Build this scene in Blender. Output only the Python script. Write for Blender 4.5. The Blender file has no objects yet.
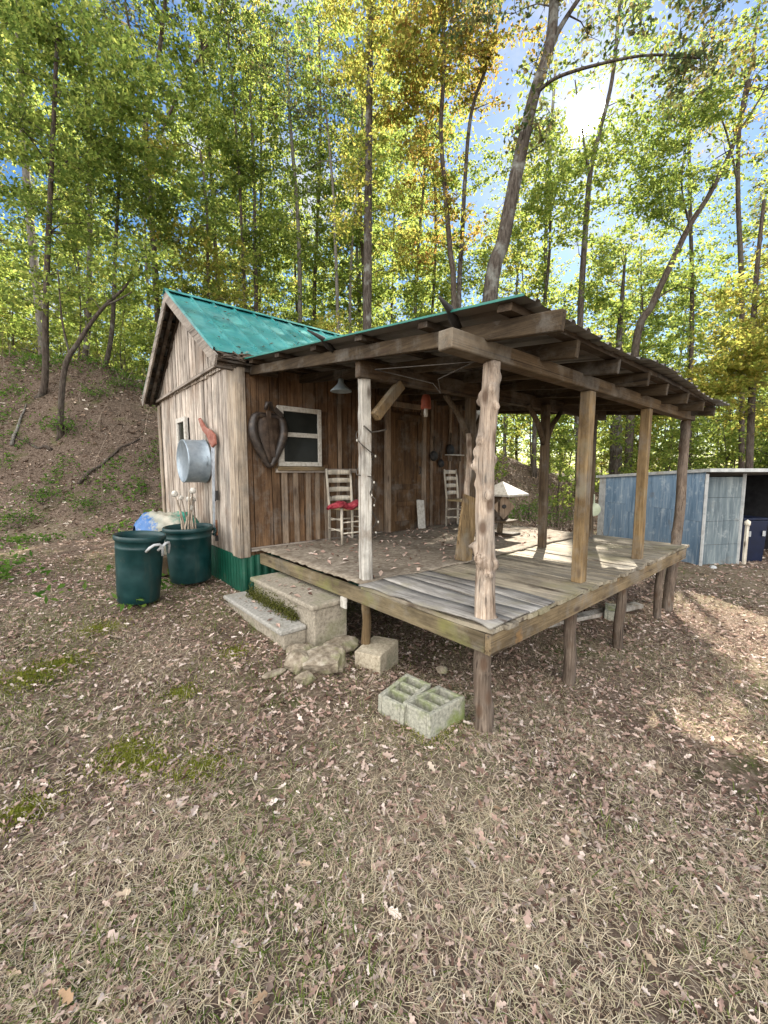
import bpy, math, random
import numpy as np
from mathutils import Vector, Matrix

rnd = random.Random(11)
rng = np.random.default_rng(11)
scene = bpy.context.scene
COL = scene.collection
rad = math.radians

# ------------------------------------------------------------------ camera frame (metres, z = 0 is the porch floor)
CAM = Vector((-2.0447, -1.4074, 0.95))
FPX = 408.59
CR = Vector((0.756498, -0.653996, 0.0))
FW = Vector((0.650728, 0.752718, -0.099844))
UP = CR.cross(FW)
FH = Vector((0.653996, 0.756498, 0.0))
SUN = Vector((0.7323, 0.3401, 0.5864)).normalized()


def at(px, py, u):
    """world point seen at a pixel of the photo, u metres ahead of the camera"""
    d = CR * (px - 384) - UP * (py - 512) + FW * FPX
    return CAM + d * (u / d.dot(FH))


# ------------------------------------------------------------------ noise, terrain
def _h(ix, iy, s):
    n = (ix.astype(np.int64) * 374761393 + iy.astype(np.int64) * 668265263 + s * 974634537) & 0x7fffffff
    n = ((n ^ (n >> 13)) * 1274126177) & 0x7fffffff
    return ((n ^ (n >> 16)) & 0xffff) / 65535.0


def vnoise(x, y, s=0):
    ix, iy = np.floor(x), np.floor(y)
    fx, fy = x - ix, y - iy
    fx, fy = fx * fx * (3 - 2 * fx), fy * fy * (3 - 2 * fy)
    a, b = _h(ix, iy, s), _h(ix + 1, iy, s)
    c, d = _h(ix, iy + 1, s), _h(ix + 1, iy + 1, s)
    return (a + (b - a) * fx) * (1 - fy) + (c + (d - c) * fx) * fy


def fbm(x, y, s=0, o=4):
    t = np.zeros_like(x); a = .5
    for k in range(o):
        t += a * vnoise(x, y, s + k); x = x * 2.03 + 7.1; y = y * 2.03 + 3.7; a *= .5
    return t


def sst(t):
    t = np.clip(t, 0, 1)
    return t * t * (3 - 2 * t)


def gz(x, y, rough=True):
    x = np.asarray(x, float); y = np.asarray(y, float)
    dx, dy = x - CAM.x, y - CAM.y
    u = dx * FH.x + dy * FH.y
    v = dx * CR.x + dy * CR.y
    z = -.66 - .20 * sst((x + .45) / 1.5)
    z = z + .2 * sst((y - .9) / 2.9) * sst((1.2 - x) / 1.4) + .06 * sst((y - 3.8) / 4) * sst((1 - x) / 2)
    z = z + .07 * sst((x - 4.4) / 3)
    u0 = 8.0 + 3.4 * sst((v + 5) / 5) + 1.9 * sst((v - 3.5) / 3)
    hh = np.interp(v, [-30, -12, -8, -4, 0, 4, 6, 9, 14, 40], [5.2, 5.0, 4.6, 3.8, 3.1, 2.7, 2.2, 1.1, .7, .6])
    t = sst((u - u0) / 6.0)
    z = z + hh * t + .03 * np.clip(u - u0 - 6, 0, 80)
    if rough:
        z = z + (fbm(x * .55, y * .55, 3) - .47) * (.10 + .75 * t * np.clip((25 - u) / 12, .2, 1))
        z = z + .065 * np.exp(-((x + .25) ** 2 + (y - 1.6) ** 2) / .55)
        z = z + (fbm(x * 3.1, y * 3.1, 9, 3) - .44) * .055 * (1 + 2.5 * t)
    return z


def g1(x, y):
    return float(gz(np.array([x]), np.array([y]))[0])


# ------------------------------------------------------------------ materials
def new_mat(name):
    m = bpy.data.materials.new(name); m.use_nodes = True
    nt = m.node_tree; nt.nodes.clear()
    out = nt.nodes.new('ShaderNodeOutputMaterial')
    return m, nt, out


def N(nt, t, **kw):
    n = nt.nodes.new(t)
    for k, v in kw.items():
        if isinstance(k, str) and hasattr(n, k): setattr(n, k, v)
    return n


def ramp(nt, cols, pos=None, interp='LINEAR'):
    n = nt.nodes.new('ShaderNodeValToRGB'); e = n.color_ramp.elements
    n.color_ramp.interpolation = interp
    k = len(cols)
    while len(e) < k: e.new(.5)
    for i, c in enumerate(cols):
        e[i].position = pos[i] if pos else i / max(1, k - 1)
        e[i].color = (*c, 1)
    return n


def mixc(nt, a, b, f, mode='MIX'):
    n = nt.nodes.new('ShaderNodeMix'); n.data_type = 'RGBA'; n.blend_type = mode
    for sock, v in ((n.inputs[0], f), (n.inputs[6], a), (n.inputs[7], b)):
        if hasattr(v, 'is_linked'): nt.links.new(v, sock)
        elif isinstance(v, (int, float)): sock.default_value = v
        else: sock.default_value = (*v, 1)
    return n.outputs[2]


def maprange(nt, v, a, b, c, d):
    n = nt.nodes.new('ShaderNodeMapRange')
    nt.links.new(v, n.inputs[0])
    for i, q in enumerate((a, b, c, d)): n.inputs[i + 1].default_value = q
    return n.outputs[0]


def noise_n(nt, vec, scale, detail=4, rough=.55):
    n = nt.nodes.new('ShaderNodeTexNoise')
    n.inputs['Scale'].default_value = scale; n.inputs['Detail'].default_value = detail; n.inputs['Roughness'].default_value = rough
    if vec is not None: nt.links.new(vec, n.inputs['Vector'])
    return n.outputs['Fac']


def coords(nt, scale=(1, 1, 1), island=0.0):
    tc = nt.nodes.new('ShaderNodeTexCoord')
    mp = nt.nodes.new('ShaderNodeMapping'); mp.inputs['Scale'].default_value = scale
    nt.links.new(tc.outputs['Object'], mp.inputs['Vector'])
    if not island: return mp.outputs[0], tc, None
    g = nt.nodes.new('ShaderNodeNewGeometry')
    m = nt.nodes.new('ShaderNodeMath'); m.operation = 'MULTIPLY'; m.inputs[1].default_value = 37.0 * island
    nt.links.new(g.outputs['Random Per Island'], m.inputs[0])
    ad = nt.nodes.new('ShaderNodeVectorMath'); ad.operation = 'ADD'
    nt.links.new(mp.outputs[0], ad.inputs[0]); nt.links.new(m.outputs[0], ad.inputs[1])
    return ad.outputs[0], tc, g


def principled(nt, out, col, rough=.8, metal=0., spec=.3, bump=None, bstr=.3, bdist=.01):
    b = nt.nodes.new('ShaderNodeBsdfPrincipled')
    if hasattr(col, 'is_linked'): nt.links.new(col, b.inputs['Base Color'])
    else: b.inputs['Base Color'].default_value = (*col, 1)
    if hasattr(rough, 'is_linked'): nt.links.new(rough, b.inputs['Roughness'])
    else: b.inputs['Roughness'].default_value = rough
    b.inputs['Metallic'].default_value = metal
    b.inputs['Specular IOR Level'].default_value = spec
    if bump is not None:
        bn = nt.nodes.new('ShaderNodeBump'); bn.inputs['Strength'].default_value = bstr; bn.inputs['Distance'].default_value = bdist
        nt.links.new(bump, bn.inputs['Height']); nt.links.new(bn.outputs[0], b.inputs['Normal'])
    nt.links.new(b.outputs[0], out.inputs[0])
    return b


def wood(name, cols, axis='Z', grain=42, stretch=.035, island=.30, stain=None, stain_amt=.5, stain_scale=1.6, stain_lo=.52, rough=.85, bump=.55, knots=False):
    m, nt, out = new_mat(name)
    grain *= 1.7; s = [grain] * 3; s['XYZ'.index(axis)] = grain * stretch
    vec, tc, g = coords(nt, s, 1.0)
    f = noise_n(nt, vec, 1.0, 7, .68)
    rp = ramp(nt, cols, [.24 + .52 * i / (len(cols) - 1) for i in range(len(cols))])
    nt.links.new(f, rp.inputs[0])
    c = rp.outputs[0]
    # long dark cracks
    s2 = [grain * .8] * 3; s2['XYZ'.index(axis)] = grain * .008
    v2, _, _ = coords(nt, s2, .7)
    ck = maprange(nt, noise_n(nt, v2, 1.0, 2, .5), .33, .39, 0, 1)
    c = mixc(nt, mixc(nt, c, (.35, .32, .30), 1.0, 'MULTIPLY'), c, ck)
    if island:
        hv = nt.nodes.new('ShaderNodeHueSaturation')
        nt.links.new(c, hv.inputs['Color'])
        nt.links.new(maprange(nt, g.outputs['Random Per Island'], 0, 1, 1 - island, 1 + island), hv.inputs['Value'])
        c = hv.outputs[0]
    v6, _, _ = coords(nt, tuple(1.6 if 'XYZ'[q] == axis else 6.0 for q in range(3)), .8)
    wr = ramp(nt, [(.38, .36, .35), (1.02, 1.0, .98)], [.40, .60]); nt.links.new(noise_n(nt, v6, 1.0, 9, .74), wr.inputs[0])
    c = mixc(nt, c, wr.outputs[0], .85, 'MULTIPLY')
    v7, _, _ = coords(nt)
    c = mixc(nt, c, (.20, .19, .17), maprange(nt, noise_n(nt, v7, 3.0, 7, .7), .50, .66, 0, .45))
    if stain:
        v3, _, _ = coords(nt, (1, 1, 1), 0)
        sf = maprange(nt, noise_n(nt, v3, stain_scale, 5, .6), stain_lo, stain_lo + .16, 0, stain_amt)
        c = mixc(nt, c, stain, sf)
    if not knots:
        v5, _, _ = coords(nt, tuple(2.2 if 'XYZ'[q] == axis else 6.5 for q in range(3)), .5)
        vk = nt.nodes.new('ShaderNodeTexVoronoi'); vk.inputs['Scale'].default_value = 1.0; nt.links.new(v5, vk.inputs['Vector'])
        c = mixc(nt, c, (.055, .035, .024), maprange(nt, vk.outputs['Distance'], .07, .17, .8, 0))
    if knots:
        v4, _, _ = coords(nt, (9, 9, 5), 0)
        vo = nt.nodes.new('ShaderNodeTexVoronoi'); vo.inputs['Scale'].default_value = 1.0
        nt.links.new(v4, vo.inputs['Vector'])
        kf = maprange(nt, vo.outputs['Distance'], .14, .30, .85, 0)
        c = mixc(nt, c, (.09, .055, .035), kf)
    principled(nt, out, c, rough, 0, .25, f, bump, .006)
    return m


def speck(name, cols, scale=30, rough=.9, bump=.4, stain=None, stain_amt=.6, stain_scale=3, stain_lo=.5, metal=0, spec=.3, bdist=.008, pos=None, detail=6):
    m, nt, out = new_mat(name)
    vec, tc, _ = coords(nt)
    f = noise_n(nt, vec, scale, detail, .62)
    rp = ramp(nt, cols, pos or [.32 + .36 * i / max(1, len(cols) - 1) for i in range(len(cols))]); nt.links.new(f, rp.inputs[0])
    c = rp.outputs[0]
    if stain:
        sf = maprange(nt, noise_n(nt, vec, stain_scale, 5, .6), stain_lo, stain_lo + .15, 0, stain_amt)
        c = mixc(nt, c, stain, sf)
    principled(nt, out, c, rough, metal, spec, f, bump, bdist)
    return m


def leafmat(name, dif, tra, mix=.5, gloss=True):
    m, nt, out = new_mat(name)
    g = nt.nodes.new('ShaderNodeNewGeometry')
    a = ramp(nt, dif); b = ramp(nt, tra)
    nt.links.new(g.outputs['Random Per Island'], a.inputs[0]); nt.links.new(g.outputs['Random Per Island'], b.inputs[0])
    d = nt.nodes.new('ShaderNodeBsdfDiffuse'); t = nt.nodes.new('ShaderNodeBsdfTranslucent')
    nt.links.new(a.outputs[0], d.inputs[0]); nt.links.new(b.outputs[0], t.inputs[0])
    mx = nt.nodes.new('ShaderNodeMixShader'); mx.inputs[0].default_value = mix
    nt.links.new(d.outputs[0], mx.inputs[1]); nt.links.new(t.outputs[0], mx.inputs[2])
    nt.links.new(mx.outputs[0], out.inputs[0])
    return m


M = {}
M['wall_grey'] = wood('weathered_grey_boards', [(0.1795, 0.1519, 0.1303), (0.4847, 0.4197, 0.356), (0.744, 0.6876, 0.5906)], 'Z', 40, .03, .30, (.19, .12, .075), .6, 1.1, .53)
M['wall_brown'] = wood('brown_wall_boards', [(0.0492, 0.0271, 0.0141), (0.1408, 0.0808, 0.0424), (0.2324, 0.1454, 0.0791)], 'Z', 36, .03, .24, (.28, .23, .175), .35, .9, .55)
M['batten'] = wood('pale_battens', [(0.1216, 0.0823, 0.0554), (0.2576, 0.1931, 0.1366), (0.3362, 0.2647, 0.1958)], 'Z', 40, .03, .2)
M['corner'] = wood('corner_board_wood', [(0.1709, 0.1242, 0.0833), (0.342, 0.2837, 0.2176), (0.4445, 0.39, 0.3241)], 'Z', 40, .03, .15)
M['door'] = wood('door_wood', [(0.0483, 0.0265, 0.0111), (0.1027, 0.0583, 0.0267), (0.1449, 0.0848, 0.0399)], 'Z', 36, .03, .2)
M['trim_x'] = wood('grey_trim_x', [(0.143, 0.121, 0.099), (0.33, 0.286, 0.242), (0.462, 0.407, 0.352)], 'X', 40, .03, .15)
M['trim_y'] = wood('grey_trim_y', [(0.1365, 0.1155, 0.0945), (0.315, 0.273, 0.231), (0.441, 0.3885, 0.336)], 'Y', 40, .03, .15)
M['rotten'] = wood('rotten_eave_wood', [(.03, .022, .016), (.11, .08, .055), (.26, .2, .15)], 'X', 30, .06, .45, (.02, .016, .012), .8, 6, .5)
M['rafter'] = wood('rafter_wood', [(0.0269, 0.0174, 0.0095), (0.0632, 0.0443, 0.0253), (0.0949, 0.0695, 0.0411)], 'Y', 36, .03, .25)
M['beam'] = wood('beam_wood', [(0.0491, 0.0304, 0.0148), (0.1071, 0.0714, 0.0379), (0.1473, 0.1049, 0.0625)], 'X', 36, .03, .2, (.28, .25, .2), .5, 2, .56)
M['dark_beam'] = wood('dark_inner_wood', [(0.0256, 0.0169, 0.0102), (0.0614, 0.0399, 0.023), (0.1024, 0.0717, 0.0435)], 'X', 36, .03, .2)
M['purlin'] = wood('purlin_wood', [(0.0224, 0.0157, 0.0101), (0.056, 0.0381, 0.0235), (0.0896, 0.0644, 0.042)], 'X', 36, .03, .3)
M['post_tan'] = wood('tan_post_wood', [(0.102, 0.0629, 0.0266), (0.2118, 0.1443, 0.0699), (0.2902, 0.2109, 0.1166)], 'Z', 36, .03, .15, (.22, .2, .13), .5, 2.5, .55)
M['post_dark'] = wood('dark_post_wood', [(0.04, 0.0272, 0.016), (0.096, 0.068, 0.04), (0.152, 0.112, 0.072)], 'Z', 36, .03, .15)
M['cedar'] = wood('stripped_cedar', [(0.1519, 0.0963, 0.065), (0.4681, 0.3723, 0.2861), (0.6703, 0.5776, 0.4812)], 'Z', 46, .06, 0, (.20, .135, .09), .7, 5, .56, knots=True, bump=.8)
M['cedar_rough'] = wood('rough_cedar_bark', [(0.051, 0.0365, 0.027), (0.17, 0.1305, 0.099), (0.289, 0.2349, 0.1845)], 'Z', 46, .08, 0, (.1, .07, .05), .7, 6, .5, knots=True, bump=.9)
M['post_white'] = wood('whitewashed_post', [(0.184, 0.1495, 0.115), (0.506, 0.483, 0.4312), (0.713, 0.69, 0.6325)], 'Z', 40, .04, 0, (.17, .12, .08), .85, 3.6, .50)
M['deck'] = wood('grey_deck_planks', [(0.1411, 0.114, 0.0845), (0.3293, 0.285, 0.2112), (0.4939, 0.4332, 0.3379)], 'Y', 40, .025, .26, (.21, .19, .10), .7, 1.6, .52)
M['deck_dirt'] = speck('dusty_floor_sheet', [(.12, .095, .07), (.22, .18, .135), (.33, .285, .225)], 22, .95, .5, (.10, .075, .05), .6, 3, .5)
M['ply'] = wood('silvery_floor_boards', [(.19, .175, .155), (.30, .285, .26), (.40, .385, .36)], 'Y', 34, .03, .18, (.23, .21, .15), .6, 4, .52)
M['rim_y'] = wood('rim_board_y', [(0.0801, 0.0616, 0.0339), (0.1663, 0.1324, 0.077), (0.2279, 0.1848, 0.1201)], 'Y', 36, .03, .1, (.17, .17, .05), .7, 2.2, .53)
M['rim_x'] = wood('rim_board_x', [(0.0903, 0.0602, 0.0301), (0.1926, 0.1415, 0.0783), (0.2589, 0.2017, 0.1204)], 'X', 36, .03, .1, (.34, .18, .065), .7, 5, .6)
M['white_paint'] = speck('worn_white_paint', [(0.3096, 0.2752, 0.2236), (0.4816, 0.4558, 0.4042), (0.5676, 0.5418, 0.4902)], 25, .7, .2, (.3, .24, .17), .5, 6, .58)
M['chair'] = wood('cream_chair_paint', [(0.4347, 0.3669, 0.2714), (0.6762, 0.6199, 0.5157), (0.7728, 0.7337, 0.6378)], 'Z', 30, .05, .1)
M['rush'] = speck('woven_seat', [(.22, .16, .08), (.4, .31, .18)], 60, .9, .4)
M['red_cloth'] = speck('red_cloth', [(.10, .012, .02), (.30, .03, .045), (.42, .10, .11)], 22, .95, .3)
M['leather'] = speck('dark_harness_leather', [(0.0072, 0.0053, 0.0043), (0.024, 0.0158, 0.0115), (0.0528, 0.0384, 0.0288)], 18, .5, .3, (.15, .10, .065), .6, 7, .57, spec=.5)
M['leather_b'] = speck('worn_brown_leather', [(0.0215, 0.0136, 0.0093), (0.0501, 0.0322, 0.0215), (0.0858, 0.059, 0.0411)], 14, .55, .3)
M['galv'] = speck('galvanised_metal', [(0.18, 0.2176, 0.2516), (0.252, 0.3008, 0.34), (0.312, 0.3648, 0.408)], 9, .42, .08, (.25, .25, .24), .5, 4, .55, metal=.45, spec=.5)
M['steel'] = speck('dull_steel', [(.22, .23, .25), (.38, .40, .43), (.48, .5, .52)], 14, .5, .1, (.2, .11, .06), .6, 9, .6, metal=.5)
M['redwood_handle'] = speck('faded_red_handle', [(0.155, 0.045, 0.0298), (0.2604, 0.0975, 0.068), (0.31, 0.18, 0.1445)], 16, .7, .2)
M['black_iron'] = speck('black_iron', [(.012, .012, .012), (.04, .036, .033)], 20, .6, .3)
M['rust'] = speck('rusty_iron', [(.06, .03, .018), (.16, .07, .035), (.24, .11, .06)], 22, .8, .4)
M['green_skirt'] = speck('green_metal_skirt', [(0.002, 0.0422, 0.0248), (0.004, 0.0645, 0.0372), (0.0074, 0.0843, 0.0496)], 5, .45, .04, (.10, .085, .06), .5, 5, .6, spec=.5)
M['green_edge'] = speck('green_edge_metal', [(.006, .11, .085), (.012, .16, .125)], 8, .5, .04, spec=.5)
M['teal_plastic'] = speck('dark_green_plastic', [(0.0021, 0.021, 0.0196), (0.0035, 0.0294, 0.0266), (0.007, 0.0385, 0.035)], 7, .38, .03, (.03, .055, .045), .5, 3, .56, spec=.45)
def m_bin():
    m, nt, out = new_mat('scuffed_green_plastic')
    v, _, _ = coords(nt); v2, _, _ = coords(nt, (14, 14, 1.6)); f = noise_n(nt, v, 7, 6)
    rp = ramp(nt, [(.002, .022, .023), (.004, .031, .032), (.007, .042, .042)], [.3, .5, .7]); nt.links.new(f, rp.inputs[0])
    c = mixc(nt, rp.outputs[0], (.035, .05, .04), maprange(nt, noise_n(nt, v2, 1, 6, .7), .56, .7, 0, .5))
    c = mixc(nt, c, (.10, .09, .065), maprange(nt, noise_n(nt, v, 4, 8, .75), .60, .72, 0, .5))
    principled(nt, out, c, maprange(nt, f, .3, .7, .32, .55), 0, .45, f, .05, .01)
    return m


M['teal_plastic'] = m_bin()
M['plastic_grey'] = speck('pale_grey_plastic', [(.35, .36, .36), (.5, .51, .51)], 10, .5, .05)
M['concrete'] = speck('weathered_concrete', [(0.1677, 0.1428, 0.1073), (0.2743, 0.2392, 0.1853), (0.3505, 0.307, 0.2439)], 40, .95, .5, (.17, .175, .09), .65, 2.8, .5)
M['concrete_grey'] = speck('grey_step_concrete', [(0.187, 0.1763, 0.1548), (0.2962, 0.2813, 0.2498), (0.3742, 0.3525, 0.3132)], 40, .95, .5, (.24, .22, .16), .6, 3, .52)
M['block'] = speck('cinder_block_concrete', [(0.1744, 0.1676, 0.1307), (0.3029, 0.2955, 0.2376), (0.4131, 0.3969, 0.3168)], 50, .97, .7, (.16, .20, .045), .85, 4.5, .47)
M['block_tan'] = speck('tan_block_concrete', [(0.2345, 0.1894, 0.1286), (0.3698, 0.3186, 0.2337), (0.469, 0.4047, 0.3038)], 45, .97, .6, (.2, .2, .13), .6, 4.5, .5)
M['rock'] = speck('tan_field_stone', [(0.1092, 0.0858, 0.0585), (0.2496, 0.2067, 0.1521), (0.39, 0.3432, 0.273)], 14, .95, .8, (.17, .175, .075), .7, 5, .5, bdist=.02)
M['glass'] = None
def m_shedblue(name, cols, pale):
    m, nt, out = new_mat(name)
    v1, _, g = coords(nt, (9, 9, 1.1), 1.0); v2, _, _ = coords(nt, (1, 1, 1)); v3, _, _ = coords(nt, (26, 26, 1.6), .5)
    f = noise_n(nt, v1, 1, 6, .62)
    rp = ramp(nt, cols, [.3, .5, .7]); nt.links.new(f, rp.inputs[0])
    c = mixc(nt, rp.outputs[0], pale, maprange(nt, noise_n(nt, v3, 1, 5, .65), .54, .68, 0, .65))
    c = mixc(nt, c, pale, maprange(nt, noise_n(nt, v2, 5.5, 8, .72), .55, .66, 0, .6))
    c = mixc(nt, c, (.12, .10, .08), maprange(nt, noise_n(nt, v2, 2.1, 7, .7), .60, .70, 0, .55))
    hv = nt.nodes.new('ShaderNodeHueSaturation'); nt.links.new(c, hv.inputs['Color'])
    nt.links.new(maprange(nt, g.outputs['Random Per Island'], 0, 1, .8, 1.2), hv.inputs['Value'])
    principled(nt, out, hv.outputs[0], .7, 0, .25, noise_n(nt, v2, 3, 3), .25, .03)
    return m


M['blue_tin'] = m_shedblue('faded_blue_panels', [(0.0792, 0.1318, 0.196), (0.1364, 0.204, 0.28), (0.2112, 0.2805, 0.352)], (0.357, 0.408, 0.4505))
M['grey_tin'] = m_shedblue('grey_blue_panels', [(0.0528, 0.0723, 0.084), (0.1056, 0.1318, 0.144), (0.1936, 0.2253, 0.228)], (0.2805, 0.306, 0.306))
M['white_tin'] = speck('grey_white_trim_metal', [(0.264, 0.272, 0.264), (0.376, 0.384, 0.376), (0.448, 0.448, 0.432)], 9, .6, .1, (.26, .23, .19), .6, 5, .54)
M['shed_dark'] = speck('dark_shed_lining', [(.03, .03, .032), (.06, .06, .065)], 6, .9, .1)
M['bin_blue'] = speck('navy_bin_plastic', [(0.0029, 0.0054, 0.018), (0.0054, 0.0101, 0.0324)], 6, .45, .05)
M['terracotta'] = speck('red_lantern_paint', [(.22, .05, .025), (.34, .09, .05)], 14, .6, .1)
M['enamel'] = speck('blue_grey_enamel', [(.16, .20, .22), (.32, .37, .4)], 8, .4, .05)
M['paddle'] = speck('pale_green_paint', [(.34, .38, .26), (.5, .54, .4)], 12, .7, .1)
M['rope'] = speck('grey_wire', [(.03, .026, .022), (.09, .075, .06)], 30, .8, .2)
M['bulb'] = speck('clear_pale_bulb', [(0.375, 0.345, 0.285), (0.465, 0.435, 0.375)], 20, .3, 0, spec=.6)
M['bark'] = None


def m_glass():
    m, nt, out = new_mat('dark_window_glass')
    vec, tc, _ = coords(nt)
    f = noise_n(nt, vec, 5, 3)
    rp = ramp(nt, [(.008, .009, .008), (.03, .032, .028)]); nt.links.new(f, rp.inputs[0])
    b = principled(nt, out, rp.outputs[0], .12, 0, .12)
    return m


M['glass'] = m_glass()


def m_bark(name, cols, sc=1.0, moss=None):
    m, nt, out = new_mat(name)
    vec, tc, _ = coords(nt, (22 * sc, 22 * sc, 4.5 * sc))
    f = noise_n(nt, vec, 1, 7, .7)
    rp = ramp(nt, cols, [.33, .5, .68]); nt.links.new(f, rp.inputs[0])
    c = rp.outputs[0]
    v2, _, _ = coords(nt)
    lf = maprange(nt, noise_n(nt, v2, 2.3, 5, .6), .53, .66, 0, .7)
    c = mixc(nt, c, moss or (.20, .205, .185), lf)
    principled(nt, out, c, .95, 0, .15, f, .9, .03)
    return m


M['bark'] = m_bark('grey_brown_bark', [(0.0181, 0.014, 0.0109), (0.0622, 0.0508, 0.0415), (0.114, 0.0985, 0.0829)])
M['bark_dark'] = m_bark('dark_bark', [(.018, .014, .011), (.065, .05, .04), (.12, .1, .08)], 1.2, (.09, .085, .07))
M['bark_pale'] = m_bark('pale_bark', [(0.0576, 0.0504, 0.0432), (0.1512, 0.1368, 0.1188), (0.2376, 0.216, 0.1944)], 1.3)

LF = {}
LF['green'] = leafmat('green_leaves', [(0.0315, 0.054, 0.0198), (0.063, 0.0945, 0.027), (0.099, 0.1215, 0.036)], [(0.2, 0.29, 0.06), (0.34, 0.43, 0.09), (0.5, 0.52, 0.12)], 0.56)
LF['yellowgreen'] = leafmat('yellow_green_leaves', [(0.0405, 0.0675, 0.0216), (0.0765, 0.108, 0.0306), (0.1125, 0.126, 0.0378)], [(0.26, 0.36, 0.08), (0.42, 0.51, 0.11), (0.56, 0.57, 0.14)], 0.56)
LF['yellow'] = leafmat('yellow_leaves', [(0.06, 0.09, 0.022), (0.11, 0.12, 0.03), (0.15, 0.12, 0.03)], [(0.34, 0.41, 0.08), (0.54, 0.53, 0.12), (0.64, 0.52, 0.13)], 0.56)
LF['orange'] = leafmat('rusty_leaves', [(0.05, 0.075, 0.02), (0.1, 0.09, 0.025), (0.12, 0.065, 0.026)], [(0.3, 0.34, 0.06), (0.5, 0.42, 0.09), (0.52, 0.3, 0.09)], 0.54)
LF['grey'] = leafmat('thin_blue_green_leaves', [(.02, .035, .02), (.05, .06, .03), (.08, .06, .035)], [(.10, .17, .06), (.22, .25, .09), (.30, .22, .09)], .5)
LF['litter'] = leafmat('dead_leaf_litter', [(0.0535, 0.0301, 0.0233), (0.2614, 0.1682, 0.1342), (0.4752, 0.3364, 0.2743), (0.1426, 0.0812, 0.0583), (0.5702, 0.4407, 0.3618), (0.0832, 0.0522, 0.0397), (0.392, 0.2609, 0.2042), (0.7128, 0.6031, 0.5252), (0.202, 0.1275, 0.0992)], [(.1, .06, .035), (.2, .13, .08), (.28, .19, .12), (.2, .13, .08), (.3, .22, .15), (.1, .07, .05), (.4, .34, .26)], .12)
LF['straw'] = leafmat('dry_grass_blades', [(0.2879, 0.2144, 0.14), (0.5942, 0.4824, 0.3267), (0.414, 0.3128, 0.2147), (0.7715, 0.6611, 0.4853), (0.3599, 0.3305, 0.1773), (0.6659, 0.5719, 0.4294)], [(.2, .16, .1), (.3, .25, .15), (.2, .16, .1), (.35, .3, .2), (.2, .22, .08), (.3, .26, .18)], .2)
LF['blade'] = leafmat('green_grass_blades', [(.05, .085, .02), (.11, .15, .035), (.16, .18, .055), (.08, .12, .03)], [(.1, .2, .03), (.22, .32, .05), (.3, .34, .08), (.14, .24, .04)], .35)
LF['moss'] = leafmat('moss_tufts', [(0.104, 0.1196, 0.0203), (0.1768, 0.1872, 0.0304), (0.2288, 0.2236, 0.0507)], [(.2, .26, .02), (.3, .34, .03), (.36, .36, .05)], .3)
LF['herb'] = leafmat('low_herb_leaves', [(.03, .07, .015), (.07, .13, .03), (.10, .15, .04)], [(.1, .22, .03), (.18, .34, .04), (.26, .38, .06)], .4)


# ------------------------------------------------------------------ mesh helpers
ORG = {}


def set_props(o, label=None, cat=None, group=None, kind=None):
    if label: o['label'] = label
    if cat: o['category'] = cat
    if group: o['group'] = group
    if kind: o['kind'] = kind
    return o


def thing(name, loc, label, cat, group=None):
    o = bpy.data.objects.new(name, None); COL.objects.link(o)
    o.location = loc; o.empty_display_size = .1
    ORG[o.name] = Vector(loc)
    return set_props(o, label, cat, group)


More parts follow.
